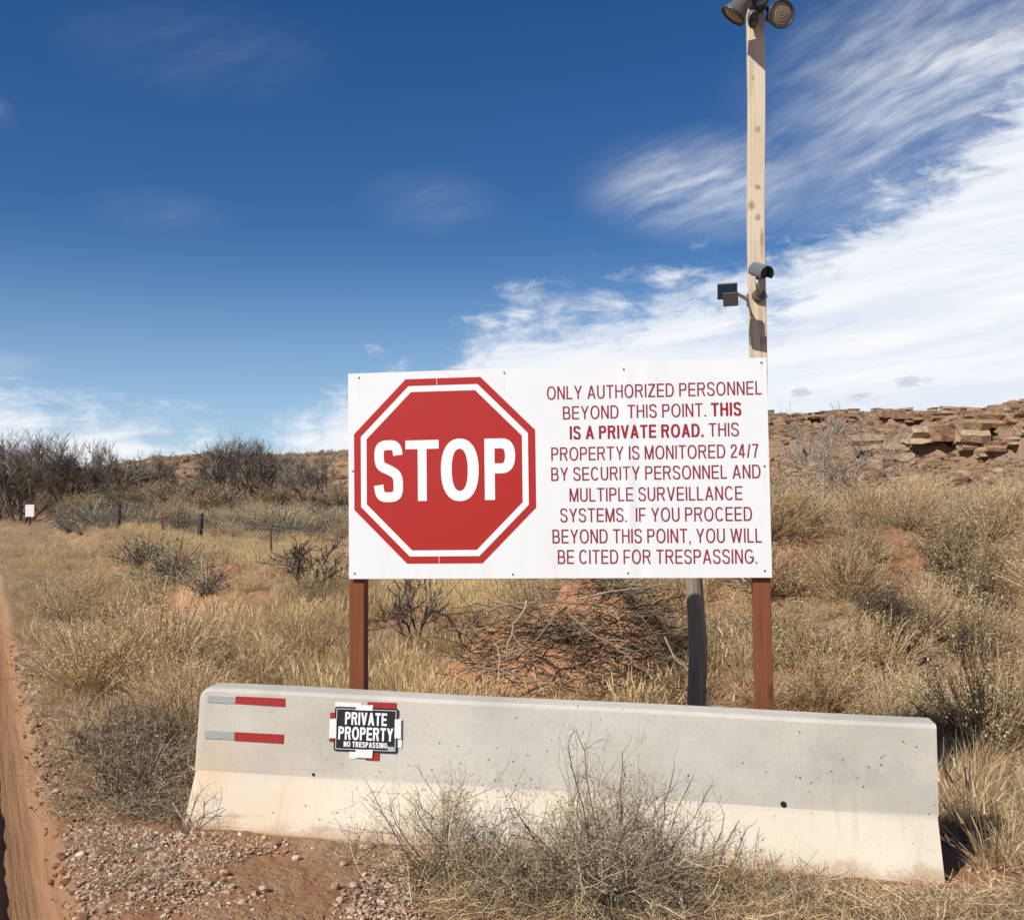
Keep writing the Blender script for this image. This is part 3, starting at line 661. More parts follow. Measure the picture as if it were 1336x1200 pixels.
# straw grass over all the open land
def d_straw(x, y):
    n = vn(x, y, .9, 7)*.6+vn(x, y, 3., 8)*.4
    bare = .8*np.exp(-(((x-4.15)/.45)**2+((y-10.6)/.6)**2)) + np.exp(-(((x+4.7)/1.2)**2+((y-15.1)/1.6)**2))
    return np.clip(ss(n, .32, .60)*.95+.10*(y > 14), 0, 1)*off_road(x, y)*off_barrier(x, y)*(1-bare)*(1-.55*((x < -1.3) & (y < 9)))*(y > bar_front(x)+.7-2.2*(x > 2.3))
x, y = area(22000, -40, 40, 5.2, 30, d_straw, seed=5)
lay('straw_grass', S['straw'], 5, x, y, .15+.13*vn(x, y, 1.3, 9), .4, 1., label='short straw coloured grass over the open land', cat='grass')
x, y = area(20000, -70, 70, 26, 100, lambda x, y: np.clip(.35+.6*vn(x, y, 5., 3), 0, 1)*off_road(x, y), seed=6)
lay('field_grass', S['straw'], 5, x, y, .30+.16*vn(x, y, 3., 9), .4, .7, label='pale dry grass of the field beyond the fence', cat='grass')
# mat of stalks in front of the barrier and on the verges
def d_mat(x, y):
    q = bar_front(x)-y
    front = ss(x, -.75, .1)*ss(q, -.02, .12)*(1-ss(q, .62+.25*vn(x, y, .3, 4), .95))*(1-ss(x, 1.55, 2.0)*ss(.35-q, -.1, .2))
    back = (q < -.65)*(y < 12)*.35*vn(x, y, .8, 3) + .5*((x > 1.9) & (y > 4.2) & (y < 9))*ss(vn(x, y, .7, 5), .42, .62)
    left = ((x < -1.7) & (y < 12))*.4*ss(vn(x, y, .5, 6), .4, .7)
    return np.clip(front+back+left, 0, 1)*off_road(x, y)*off_barrier(x, y)
x, y = area(13000, -8, 5, 3.9, 12, d_mat, seed=8)
lay('fallen_stalks', S['tangle'], 6, x, y, .26, .45, .8, label='tangled dry stalks and weeds along the barrier foot', cat='weeds')
# gravel
def d_grav(x, y):
    q = bar_front(x)-y; n = vn(x, y, .35, 2)*.5+vn(x, y, 1.1, 3)*.5
    v = .95*ss(n, .22, .5)*((q > -.02))*ss(x-road_edge(y), .0, .5)
    v = v + .5*np.exp(-((x-road_edge(y)-.10)/.10)**2)*ss(vn(x, y, .2, 4), .2, .5)*1.5 + .28*((q < 0) & (y < 11))*ss(n, .3, .6)
    return np.clip(v, 0, 1)*off_barrier(x, y)*(x > road_edge(y)-.01)
x, y = area(60000, -8, 5.5, 3.8, 11, d_grav, seed=9)
sz = .0045+.015*np.random.RandomState(4).rand(len(x))**3.0
xb, yb = area(52000, -8, 5.5, 3.8, 6.3, lambda x, y: d_grav(x, y)*(bar_front(x)-y > -.02), seed=19); x = np.concatenate([x, xb]); y = np.concatenate([y, yb])
sz = np.concatenate([sz, .0055+.012*np.random.RandomState(14).rand(len(xb))**2.2])
o = lay('gravel', S['peb'], 6, x, y, sz, .3, 1., sink=-.003, tilt=.6, label='pale gravel scattered over the red soil by the barrier', cat='gravel')
# far scrub that reads as one mass
x, y = area(9000, -160, 120, 62, 210, lambda x, y: np.clip(.15+1.0*ss(vn(x, y, 12., 5), .35, .6), 0, 1)*off_road(x, y), seed=12)
rs_ = np.random.RandomState(2); lay('distant_scrub', S['scrub'], 4, x, y, 1.1+.6*vn(x, y, 9., 2), .35, .85, label='low grey scrub reading as one mass before the mesa', cat='scrub')

# ---------------------------------------------------------------- concrete barrier
def frame_matrix(o, yaw, roll, lean=0.):
    c, s = math.cos(yaw), math.sin(yaw); cr, sr = math.cos(roll), math.sin(roll)
    ex = Vector((c*cr, s*cr, sr)); ey = Vector((-s, c, 0)); ez = ex.cross(ey) + lean*ey; ez.normalize(); ey = ez.cross(ex)
    mm = Matrix((ex, ey, ez)).transposed().to_4x4(); mm.translation = o; return mm
BM = frame_matrix((-1.7989, 5.7315, -.0576), -.1577, -.0141)
BL_ = 3.9646
def barrier():
    root = empty('concrete_barrier'); root.matrix_world = BM
    tag(root, 'long grey concrete road barrier lying across the track before the sign', 'barrier')
    prof = [(0, -.06), (0, .03), (.14, .305), (.142, .315), (.178, .738), (.186, .751), (.198, .757), (.352, .757), (.364, .751), (.372, .738), (.408, .315), (.41, .305), (.55, .03), (.55, -.06)]
    n = len(prof); xs = [0, .012, .03, .05] + list(np.linspace(.15, BL_-.15, 60)) + [BL_-.05, BL_-.03, BL_-.010, BL_]
    rs = np.random.RandomState(3); V = []
    for x in xs:
        e = min(x, max(BL_-x, .021)) if x > 1 else x; sh = .975 if e < .006 else (.99 if e < .02 else 1.)
        for k, (yy, zz) in enumerate(prof):
            yy2 = .275+(yy-.275)*sh; zz2 = zz*sh if zz > .2 else zz
            if x < .04 and zz > .7: zz2 -= .022*(1-x/.04)
            jx = 0 if e > .04 else rs.normal()*.003
            V.append((x+jx, yy2 + .0025*math.sin(x*2.3+k), zz2 + .002*math.sin(x*3.1)))
    Fs = [(i*n+k, (i+1)*n+k, (i+1)*n+(k+1) % n, i*n+(k+1) % n) for i in range(len(xs)-1) for k in range(n)]
    Fs.append(tuple(range(n))[::-1]); Fs.append(tuple((len(xs)-1)*n+k for k in range(n)))
    mb = MB(); mb.add(V, [tuple(f[::-1]) for f in Fs]); body = mb.build('barrier_body', M['concrete'], root)
    import bmesh
    bm = bmesh.new(); bm.from_mesh(body.data); bmesh.ops.recalc_face_normals(bm, faces=bm.faces); bm.to_mesh(body.data); bm.free()
    # the plane of the upper face: a along x, b up the face, n outwards
    up = Vector((0, .038, .445)).normalized(); nr = Vector((1, 0, 0)).cross(up)
    FM = Matrix(((1, 0, 0), up, -nr if nr.y > 0 else nr)).transposed().to_4x4()
    FM.translation = (0, .14, .31)
    return root, FM
bar, FM = barrier()
def patch(mb, a0, b0, a1, b1, z0, z1, skew=0., rs=None):
    j = (lambda: 0) if rs is None else (lambda: rs.normal()*.0016)
    c = [(a0+j(), b0+j()), (a1+j(), b0+skew+j()), (a1+j(), b1+skew+j()), (a0+j(), b1+j())]
    mb.add([(x, y, z0) for x, y in c]+[(x, y, z1) for x, y in c], [(4, 5, 6, 7), (0, 1, 5, 4), (1, 2, 6, 5), (2, 3, 7, 6), (3, 0, 4, 7)])
rs = np.random.RandomState(1)
for (a0, b0, a1, b1, mt, nm, lb) in ((.045, .371, .214, .410, 'silver', 'tape_strip', 'faded grey-green strip of reflective tape'), (.214, .371, .507, .414, 'tapered', 'tape_strip', 'red strip of reflective tape'),
                             (.045, .172, .222, .214, 'silver', 'tape_strip', 'faded grey-green strip of reflective tape'), (.222, .169, .511, .216, 'tapered', 'tape_strip', 'red strip of reflective tape')):
    mb = MB(); patch(mb, a0, b0, a1, b1, .0, .004, 0., rs); o = mb.build(nm, M[mt], bar, M=FM); o['label'] = lb
for a, b, r in ((3.212, .012, .015), (.693, .012, .008)):
    mb = MB(); mb.lathe([(r, .0005), (r*.96, .006), (r*.5, .0065)], 16); mb.build('drain_hole', M['hole'], bar, M=FM @ Matrix.Translation((a, b, 0)))
mb = MB(); rs = np.random.RandomState(9)
for k in range(20):
    a = 3.45+rs.normal()*.27; b = .22+rs.normal()*.10; r = .0015+.003*rs.rand()
    if a < 3.9 and .02 < b < .41: mb.lathe([(r, .0005), (r*.9, .0045), (r*.4, .005)], 7, Matrix.Translation((a, b, 0)))
for k in range(14):
    a = rs.rand()*3.8; b = .03+rs.rand()*.36; r = .001+.002*rs.rand(); mb.lathe([(r, .0005), (r*.9, .0045), (r*.4, .005)], 7, Matrix.Translation((a, b, 0)))
o = mb.build('pock_marks', M['hole'], bar, M=FM); o['kind'] = 'stuff'

# ---------------------------------------------------------------- lettering drawn as strokes
def glyph(ch, w, t):
    """list of polygons (convex quads) and ribbons for a capital on a 1 high box; t = stem weight, w = width"""
    H_ = t*.88
    def rect(a, b, c, d): return [[(a, b), (c, b), (c, d), (a, d)]]
    def dia(xa, ya, xb, yb, k=1.): return [[(xa, ya), (xa+t*k, ya), (xb+t*k, yb), (xb, yb)]]
    def arc(cx, cy, rx, ry, a0, a1, n=12):      # centre line radii, ribbon of weight t / H_
        out = []
        P = []
        for i in range(n+1):
            q = math.radians(a0+(a1-a0)*i/n); c_, s_ = math.cos(q), math.sin(q)
            f = (abs(c_)**2.3+abs(s_)**2.3)**(-1/2.3)
            P.append(((cx+(rx-t/2)*c_*f, cy+(ry-H_/2)*s_*f), (cx+(rx+t/2)*c_*f, cy+(ry+H_/2)*s_*f)))
        return [[P[i][0], P[i][1], P[i+1][1], P[i+1][0]] for i in range(n)]
    ft = t/2; fh = H_/2; G = []
    if ch == 'I': return rect(0, 0, t, 1)
    if ch == 'L': return rect(0, 0, t, 1)+rect(t, 0, w, H_)
    if ch == 'T': return rect(0, 1-H_, w, 1)+rect(w/2-ft, 0, w/2+ft, 1-H_)
    if ch == 'E': return rect(0, 0, t, 1)+rect(t, 0, w, H_)+rect(t, 1-H_, w, 1)+rect(t, .5-fh, w*.94, .5+fh)
    if ch == 'F': return rect(0, 0, t, 1)+rect(t, 1-H_, w, 1)+rect(t, .47-fh, w*.9, .47+fh)
    if ch == 'H': return rect(0, 0, t, 1)+rect(w-t, 0, w, 1)+rect(t, .52-fh, w-t, .52+fh)
    if ch == 'N': return rect(0, 0, t, 1)+rect(w-t, 0, w, 1)+dia(w-t*1.12, 0, 0, 1, 1.12)
    if ch == 'M': return rect(0, 0, t, 1)+rect(w-t, 0, w, 1)+dia(w/2-ft, 0, 0, 1, 1.1)+dia(w/2-ft*1.2, 0, w-t*1.1, 1, 1.1)
    if ch == 'V': return dia(w/2-ft, 0, 0, 1, 1.05)+dia(w/2-ft, 0, w-t, 1, 1.05)
    if ch == 'A': return dia(0, 0, w/2-ft, 1, 1.05)+dia(w-t, 0, w/2-ft, 1, 1.05)+rect(w*.22, .30-fh, w*.78, .30+fh)
    if ch == 'W':
        q = w*.27; return dia(q-ft, 0, 0, 1)+dia(q-ft, 0, w/2-ft, 1)+dia(w-q-ft, 0, w/2-ft, 1)+dia(w-q-ft, 0, w-t, 1)
    if ch == 'Y': return rect(w/2-ft, 0, w/2+ft, .42)+dia(w/2-ft, .40, 0, 1, 1.08)+dia(w/2-ft*1.16, .40, w-t*1.08, 1, 1.08)
    if ch == 'Z': return rect(0, 0, w, H_)+rect(0, 1-H_, w, 1)+dia(0, H_, w-t*1.3, 1-H_, 1.3)
    if ch == '/': return dia(0, 0, w-t, 1)
    if ch == '7': return rect(0, 1-H_, w, 1)+[[(w*.25, 0), (w*.25+t, 0), (w*.55+t*.6, .5), (w*.52-t*.3, .5)], [(w*.52-t*.3, .5), (w*.55+t*.6, .5), (w, 1-H_), (w-t*1.1, 1-H_)]]
    if ch == '4': return rect(w*.68-ft, 0, w*.68+ft, 1)+rect(0, .26-fh, w, .26+fh)+dia(0, .26+fh, w*.68-ft*1.8, 1, 1.1)
    if ch == '.': return rect(0, 0, t*1.05, t)
    if ch == ',': return rect(0, 0, t*1.05, t)+[[(t*.15, -.16), (t*.6, -.13), (t*1.05, 0), (t*.5, 0)]]
    if ch == 'O': return arc(w/2, .5, w/2-ft, .5-fh+.012, 0, 360, 30)
    if ch == 'C': return arc(w/2, .5, w/2-ft, .5-fh+.012, 38, 322, 24)
    if ch == 'G': return arc(w/2, .5, w/2-ft, .5-fh+.012, 38, 335, 24)+rect(w*.55, .40, w, .40+H_)+rect(w-t, .14, w, .40)
    if ch == 'U': return rect(0, .34, t, 1)+rect(w-t, .34, w, 1)+arc(w/2, .34, w/2-ft, .34-fh+.012, 180, 360, 14)
    if ch == 'D': return rect(0, 0, t, 1)+rect(t, 0, w*.45, H_)+rect(t, 1-H_, w*.45, 1)+arc(w*.45, .5, w*.55-ft, .5-fh, -90, 90, 18)
    def bowl(y0, y1, ww): 
        r = (y1-y0)/2; cx = ww-min(r*.85, ww*.5)
        return rect(t, y0, cx, y0+H_)+rect(t, y1-H_, cx, y1)+arc(cx, (y0+y1)/2, ww-cx-ft, r-fh, -90, 90, 12)
    if ch == 'P': return rect(0, 0, t, 1)+bowl(.43, 1, w)
    if ch == 'R': return rect(0, 0, t, 1)+bowl(.46, 1, w*.96)+dia(w-t*1.15, 0, w*.48, .46, 1.1)
    if ch == 'B': return rect(0, 0, t, 1)+bowl(.50-fh, 1, w*.93)+bowl(0, .50+fh, w)
    def path(P):
        out = []; L = []; n = len(P)
        for i in range(n):
            a = P[max(i-1, 0)]; b = P[min(i+1, n-1)]; dx, dy = b[0]-a[0], b[1]-a[1]; q = math.hypot(dx, dy) or 1
            nx, ny = -dy/q*ft, dx/q*fh; L.append(((P[i][0]+nx, P[i][1]+ny), (P[i][0]-nx, P[i][1]-ny)))
        return [[L[i][0], L[i][1], L[i+1][1], L[i+1][0]] for i in range(n-1)]
    def bez(pts, n=8):
        out = []
        for k in range(0, len(pts)-1, 3):
            p = pts[k:k+4]
            for i in range(n + (k+3 >= len(pts)-1)):
                s_ = i/n; a = (1-s_)**3; b = 3*s_*(1-s_)**2; c = 3*s_*s_*(1-s_); d_ = s_**3
                out.append((a*p[0][0]+b*p[1][0]+c*p[2][0]+d_*p[3][0], a*p[0][1]+b*p[1][1]+c*p[2][1]+d_*p[3][1]))
        return out
    if ch == 'S':
        l, r = ft, w-ft; to, bo = 1-fh+.012, fh-.012
        return path(bez([(r-.005, .76), (r-.03*w, .92), (w*.72, to), (w*.5, to), (w*.22, to), (l, .90), (l, .745), (l, .56), (w*.30, .57), (w*.5, .52),
                         (w*.74, .46), (r, .45), (r, .265), (r, .10), (w*.78, bo), (w*.5, bo), (w*.22, bo), (l+.02*w, .09), (l-.01, .27)]))
    if ch == '2':
        r = w-ft; to = 1-fh
        return path(bez([(ft*1.1, .70), (ft*1.1, .90), (w*.28, to), (w*.52, to), (w*.80, to), (r, .88), (r, .73), (r, .50), (w*.15, .30), (ft*1.2, H_)]))+rect(0, 0, w, H_)
    return []
GW = dict(I=.0, L=.50, T=.60, E=.58, F=.54, H=.62, N=.62, M=.74, V=.66, A=.68, W=.94, Y=.66, Z=.58, O=.74, C=.68, G=.72, U=.62, D=.66, P=.60, R=.66, B=.62, S=.60)
GW.update({'2': .50, '4': .52, '7': .48, '/': .30, '.': 0., ',': 0.})
def layout(text, t, gap):
    polys = []; x = 0; wn_ = 0
    for ch in text:
        if ch == ' ': x += .30; wn_ += 1000; continue
        w = GW[ch] or t
        for k, p in enumerate(glyph(ch, w, t)): polys.append(([(x+a, b) for a, b in p], k+wn_))
        x += w + gap
    return polys, x-gap
def lettering(name, text, x0, base, x1, cap, t, gap, mt, parent, M0=None, z=.0022, warp=None, slope=0., kx=1.):
    """each overlapping stroke sits a hair above the one before, so no two faces lie in one plane"""
    polys, wd = layout(text, t, gap); s = (x1-x0)/wd
    word = {}; 
    for p, k in polys: word.setdefault(k // 1000, []).append((p, k % 1000))
    for polys in word.values(): o = _word(name, polys, x0, base, cap, s, mt, parent, M0, z, warp, slope)
    return o
def _word(name, polys, x0, base, cap, s, mt, parent, M0, z, warp, slope):
    V = []; Fs = []
    for p, k in polys:
        b = len(V); ar = sum(p[i][0]*p[(i+1) % len(p)][1]-p[(i+1) % len(p)][0]*p[i][1] for i in range(len(p)))
        if ar < 0: p = p[::-1]
        for a, c in p:
            X = x0+a*s; Y = base+c*cap+slope*(X-x0); V.append((X, Y, z+.00006*(k % 8) + (warp(X, Y) if warp else 0)))
        Fs.append(tuple(range(b, b+len(p))))
    o = bpy.data.objects.new(name, np_mesh(name, V, Fs, [mt])); COL.objects.link(o); o.parent = parent
    if M0 is not None: o.matrix_local = M0
    return o

# ---------------------------------------------------------------- the big sign
SM = frame_matrix((-.9608, 6.1391, 1.2978), -.1514, .0192, .0165)
def sign():
    root = empty('warning_sign', (0, 0, 0))
    root.matrix_world = SM
    tag(root, 'large white stop and private road sign on two red-brown posts', 'sign')
    PW, PH = 2.438, 1.219
    def warp(x, y):     # slightly buckled sheet; local z of the print plane points at the viewer
        return .006*math.exp(-((x-1.655)/.035)**2)*(.4+.6*math.sin(y*2.6+.3)) + .003*math.exp(-((x-1.78)/.06)**2) + .004*math.sin(x*2.1+.4)*(y/1.2)
    # board plane: x along, y up, z towards the viewer
    PM = Matrix(((1, 0, 0), (0, 0, 1), (0, -1, 0))).transposed().to_4x4()
    xs = sorted(set([round(v, 4) for v in list(np.linspace(0, PW, 60)) + list(np.linspace(1.55, 1.86, 30)) + list(np.linspace(.5, .59, 10))])); ys = list(np.linspace(0, PH, 22))
    top = lambda x: PH + .020*math.exp(-((x-1.78)/.35)**2)*0 + (.012*ss(x, 1.0, 1.66) if x < 1.66 else .012 + .0*x)   # right sheet stands a little higher
    mb = MB(); nx, ny = len(xs), len(ys); V = []
    for zf in (0., -.004):
        for yv in ys:
            for xv in xs:
                Y = yv*float(top(xv))/PH; V.append((xv, Y, warp(xv, Y)+zf))
    Fs = []
    for j in range(ny-1):
        for i in range(nx-1):
            a = j*nx+i; Fs.append((a, a+1, a+nx+1, a+nx)); b = a+nx*ny; Fs.append((b, b+nx, b+nx+1, b+1))
    o = nx*ny
    for i in range(nx-1): Fs.append((i, i+o, i+1+o, i+1)); a = (ny-1)*nx+i; Fs.append((a, a+1, a+1+o, a+o))
    for j in range(ny-1): a = j*nx; Fs.append((a, a+nx, a+nx+o, a+o)); a = j*nx+nx-1; Fs.append((a, a+o, a+nx+o, a+nx))
    mb.add(V, Fs); board = mb.build('sign_board', M['white'], root, smooth=False, M=PM)
    # rain runs under the screws and dust on the sheet
    n = NT(M['white'].node_tree); b = n.n['Principled BSDF']; c = b.inputs['Base Color'].links[0].from_socket
    P = n.new('ShaderNodeTexCoord').outputs['Object']; s2 = n.new('ShaderNodeSeparateXYZ', {0: P})
    for a, z0, ln in ((.944, 1.19, .20), (1.637, 1.19, .30), (2.409, 1.19, .16), (.067, 1.18, .14), (2.412, .61, .2)):
        dx = n.m('ABSOLUTE', n.m('SUBTRACT', s2.outputs[0], a)); f = n.m('MULTIPLY', n.step(dx, .007, .0), n.m('MULTIPLY', n.step(s2.outputs[1], z0-ln, z0-.01), n.step(s2.outputs[1], z0+.002, z0-.002)))
        c = n.mix(n.m('MULTIPLY', f, .16), c, (.40, .30, .20, 1))
    du = n.noise(n.new('ShaderNodeMapping', {'Vector': P, 'Scale': (7, 1.2, 1)}).outputs[0], 1., 6., .65)
    c = n.mix(n.m('MULTIPLY', n.m('MULTIPLY', n.step(du, .45, .75), n.step(s2.outputs[1], .5, 0.)), .30), c, (.60, .50, .40, 1))
    n.put(b.inputs['Base Color'], c)
    # octagon
    cx, cy = .578, .631
    def octa(name, ap, z, mt, inner=None):
        Rr = ap/math.cos(math.pi/8); V = []; Fs = []
        ks = 48
        def P(r, q):     # point on the octagon outline
            q_ = (q+math.pi/8) % (math.pi/4)-math.pi/8; rr = r/math.cos(q_); return cx+rr*math.cos(q), cy+rr*math.sin(q)
        radii = [ap*k/10 for k in range(1, 11)] if inner is None else [inner, (ap+inner)/2, ap]
        qs = sorted(set([round(math.pi/8+k*math.pi/4, 6) for k in range(8)]+[round(2*math.pi*k/ks, 6) for k in range(ks)])); n = len(qs)
        if inner is None: V.append((cx, cy, z+warp(cx, cy)))
        off = len(V)
        for r in radii:
            for q in qs: a, b = P(r, q); V.append((a, b, z+warp(a, b)))
        if inner is None:
            for k in range(n): Fs.append((0, off+k, off+(k+1) % n))
        for i in range(len(radii)-1):
            for k in range(n): k2 = (k+1) % n; Fs.append((off+i*n+k, off+(i+1)*n+k, off+(i+1)*n+k2, off+i*n+k2))
        o = bpy.data.objects.new(name, np_mesh(name, V, Fs, [mt])); COL.objects.link(o); o.parent = root; o.matrix_local = PM; return o
    octa('stop_octagon', .543, .0012, M['red'])
    octa('octagon_border', .501, .0021, M['printwhite'], .466)
    for ch, a0, a1 in (('S', .160, .333), ('T', .349, .550), ('O', .562, .787), ('P', .822, 1.003)):
        w = {'S': .56, 'T': .62, 'O': .66, 'P': .56}[ch]; k = (a1-a0)/w; old = GW[ch]; GW[ch] = w
        lettering('stop_letter', ch, a0, .454, a1, .357, {'S': .185, 'T': .165, 'O': .19, 'P': .185}[ch], 0, M['printwhite'], root, PM, .0022, warp); GW[ch] = old
    T_, Bt = .124, .18
    for (tx, x0, b0, x1, cap, t, mt) in (
        ('ONLY AUTHORIZED PERSONNEL', 1.193, 1.028, 2.407, .077, T_, 'textred'), ('BEYOND  THIS POINT.', 1.284, .911, 2.096, .076, T_, 'textred'),
        ('THIS', 2.125, .908, 2.292, .076, Bt, 'boldred'), ('IS A PRIVATE ROAD.', 1.322, .795, 2.08, .076, Bt, 'boldred'), ('THIS', 2.11, .793, 2.276, .076, T_, 'textred'),
        ('PROPERTY IS MONITORED 24/7', 1.213, .674, 2.38, .077, T_, 'textred'), ('BY SECURITY PERSONNEL AND', 1.211, .558, 2.389, .077, T_, 'textred'),
        ('MULTIPLE SURVEILLANCE', 1.315, .437, 2.287, .078, T_, 'textred'), ('SYSTEMS.  IF YOU PROCEED', 1.26, .320, 2.337, .079, T_, 'textred'),
        ('BEYOND THIS POINT, YOU WILL', 1.213, .199, 2.387, .080, T_, 'textred'), ('BE CITED FOR TRESPASSING.', 1.242, .082, 2.359, .080, T_, 'textred')):
        lettering('lettering', tx, x0, b0, x1, cap, t, .14 if t == T_ else .12, M[mt], root, PM, .0014, warp, slope=-.004)
    for a, b in ((.067, 1.193), (.944, 1.194), (1.637, 1.192), (2.409, 1.203), (2.412, .621), (.026, .638), (.034, .032), (.979, .024), (1.641, .029), (2.398, .038)):
        mb = MB(); mb.lathe([(.0065, .0), (.0065, .002), (.0045, .0042), (.001, .0045)], 10); mb.build('screw', M['metal'], root, M=PM @ Matrix.Translation((a, b, warp(a, b)+.0005)))
    # thin seams where the vinyl sheets meet
    for a, b0, b1 in ((.542, 1.133, 1.173), (.546, .089, .128)):
        mb = MB(); patch(mb, a-.0012, b0, a+.0012, b1, warp(a, b0)+.0022, warp(a, b0)+.0027); mb.build('seam', M['printwhite'], root, M=PM)
    # posts, upright in the world behind the board
    for a, wd in ((.050, .092), (2.383, .098)):
        top_l = 1.19; p = SM @ Vector((a, .010+.05, top_l)); q = SM @ Vector((a, .010+.05, 0.)); 
        foot = Vector((q.x + (.034 if a > 1 else .004), q.y, hz(q.x, q.y)-.25))
        mb = MB(); hw = wd/2
        Minv = SM.inverted(); A = Minv @ p; Bq = Minv @ foot
        V = []
        for c in (Bq, A):
            for sx, sy in ((-1, -1), (1, -1), (1, 1), (-1, 1)): V.append((c.x+sx*hw, c.y+sy*.046, c.z))
        mb.add(V, [(0, 3, 2, 1), (4, 5, 6, 7), (0, 1, 5, 4), (1, 2, 6, 5), (2, 3, 7, 6), (3, 0, 4, 7)]); mb.build('post', M['red_wood'], root, bevel=.004)
    return root
sign()

# private property plate on the barrier
pp = empty('small_sign'); pp.matrix_world = BM @ FM @ Matrix.Translation((.803, .147, .0)) @ Matrix.Rotation(R_(.8), 4, 'Z')
tag(pp, 'black private property plate taped to the face of the concrete barrier', 'sign')
def small_sign():
    W_, H_ = .360, .238; rs = np.random.RandomState(4)
    def strip(nm, a0, b0, a1, b1, z0, z1, mt, lb=None):
        mb = MB(); patch(mb, a0, b0, a1, b1, z0, z1, 0, rs); o = mb.build(nm, M[mt], pp)
        if lb: o['label'] = lb
    strip('tape_strip', .000, H_-.01, .150, H_+.024, .001, .0035, 'tapewhite', 'white strip of tape'); strip('tape_strip', .185, H_-.006, .345, H_+.030, .001, .0035, 'tapered', 'red strip of tape')
    strip('tape_strip', -.028, .045, .010, .205, .001, .0035, 'tapered', 'red strip of tape'); strip('tape_strip', W_-.01, .030, W_+.022, .185, .001, .0035, 'tapewhite', 'white strip of tape')
    strip('tape_strip', .09, -.036, .20, .0, .001, .0035, 'tapewhite', 'white strip of tape'); strip('tape_strip', .185, -.045, .262, -.005, .0012, .0036, 'tapered', 'red strip of tape')
    # plate with rounded corners
    mb = MB(); V = []
    for z in (.0045, .0065):
        for (cx, cy, q0) in ((W_-.012, .012, -90), (W_-.012, H_-.012, 0), (.012, H_-.012, 90), (.012, .012, 180)):
            for k in range(5): q = R_(q0+k*22.5); V.append((cx+.012*math.cos(q), cy+.012*math.sin(q), z))
    n = 20; mb.add(V, [tuple(range(n, 2*n)), tuple(range(n-1, -1, -1))]+[(k, (k+1) % n, n+(k+1) % n, n+k) for k in range(n)]); mb.build('plate', M['black'], pp)
    mb = MB()
    for a0, b0, a1, b1 in ((.010, .010, W_-.010, .0125), (.010, H_-.0125, W_-.010, H_-.010), (.010, .0125, .0125, H_-.0125), (W_-.0125, .0125, W_-.010, H_-.0125)): patch(mb, a0, b0, a1, b1, .0066, .0071)
    mb.build('border_line', M['printwhite'], pp)
    lettering('lettering', 'PRIVATE', .060, .143, .298, .068, .20, .10, M['printwhite'], pp, None, .0072)
    lettering('lettering', 'PROPERTY', .024, .062, .336, .070, .20, .10, M['printwhite'], pp, None, .0072)
    lettering('lettering', 'NO TRESPASSING', .057, .024, .305, .029, .22, .12, M['printwhite'], pp, None, .0072)
    strip('sticker', .308, .014, .345, .034, .0075, .008, 'stickerblue', 'small pale blue sticker')
    for a0, b0, a1, b1 in ((.122, H_-.016, .215, H_+.014), (-.028, .068, .012, .170), (W_-.018, .080, W_+.020, .182), (.128, -.030, .226, .012)): strip('tape_strap', a0, b0, a1, b1, .009, .011, 'tapewhite')
small_sign()

# ---------------------------------------------------------------- pale pole with lamps and camera
PD = 5.93
def pole_pt(py): 
    return at(986.0 + (py-100)*.0085, py, PD)
p_top = at(985.0, 8, PD); p_bot = at(988.6, 560, PD)
PMX = frame_matrix(p_bot, -.10, 0.)
zax = (p_top-p_bot).normalized(); xax = Vector((math.cos(-.10), math.sin(-.10), 0)); xax = (xax-zax*xax.dot(zax)).normalized(); yax = zax.cross(xax)
PMX = Matrix((xax, yax, zax)).transposed().to_4x4(); PMX.translation = p_bot
PL = (p_top-p_bot).length
mb = MB(); rs = np.random.RandomState(8); V = []; nseg = 14
for i in range(nseg+1):
    z = PL*i/nseg; b = .004*math.sin(i*.7); 
    for sx, sy in ((-1, -1), (1, -1), (1, 1), (-1, 1)): V.append((sx*.0465+b+rs.normal()*.0006, sy*.045, z))
mb.add(V, [(3, 2, 1, 0), tuple(nseg*4+k for k in range(4))]+[(i*4+k, i*4+(k+1) % 4, (i+1)*4+(k+1) % 4, (i+1)*4+k) for i in range(nseg) for k in range(4)])
pole = mb.build('lamp_pole', M['pale_wood'], None, bevel=.004, M=PMX)
tag(pole, 'tall square pale timber pole rising behind the right end of the white sign', 'pole')
def aim(loc, d, roll=0.):
    mm = Vector(d).to_track_quat('Z', 'Y').to_matrix().to_4x4(); mm.translation = loc; return mm
def floodlight(px, py, d, label, joint_px):
    root = empty('floodlight'); c = at(px, py, PD-(.19 if px < 980 else .13)); tag(root, label, 'lamp', 'floodlights on top of the pale pole'); root.location = c
    mb = MB(); A = aim((0, 0, 0), d)
    mb.lathe([(.024, -.150), (.030, -.148), (.033, -.115), (.040, -.085), (.056, -.045), (.070, -.012), (.074, .0), (.0765, .006), (.073, .008), (.069, -.002)], 28, A, False); mb.build('lamp_shade', M['shell'], root, smooth=True)
    mb = MB(); mb.lathe([(.0775, -.004), (.079, .004), (.0775, .012), (.069, .012), (.068, .002)], 28, A, False); mb.build('rim', M['darkmetal'], root, smooth=True)
    mb = MB(); pr = []
    for k in range(13):
        r = .069*(1-k/12.); pr.append((max(r, .0005), .002 + .010*(1-(r/.069)**2) + (-.004 if k % 3 == 1 else 0)))
    mb.lathe(pr, 28, A, False); mb.build('lens', M['lens'], root, smooth=True)
    j = at(joint_px[0], joint_px[1], PD-.075) - c; tail = A @ Vector((0, 0, -.14))
    mb = MB(); mid = tail.lerp(j, .5)+Vector((0, 0, .012)); mb.tube([tail, mid, j], [.013, .011, .012], 8); mb.build('arm', M['darkmetal'], root, smooth=True)
floodlight(957, 20, (-.60, .10, -.79), 'left floodlight of the two, its dark shell tilted down and away', (980, 2))
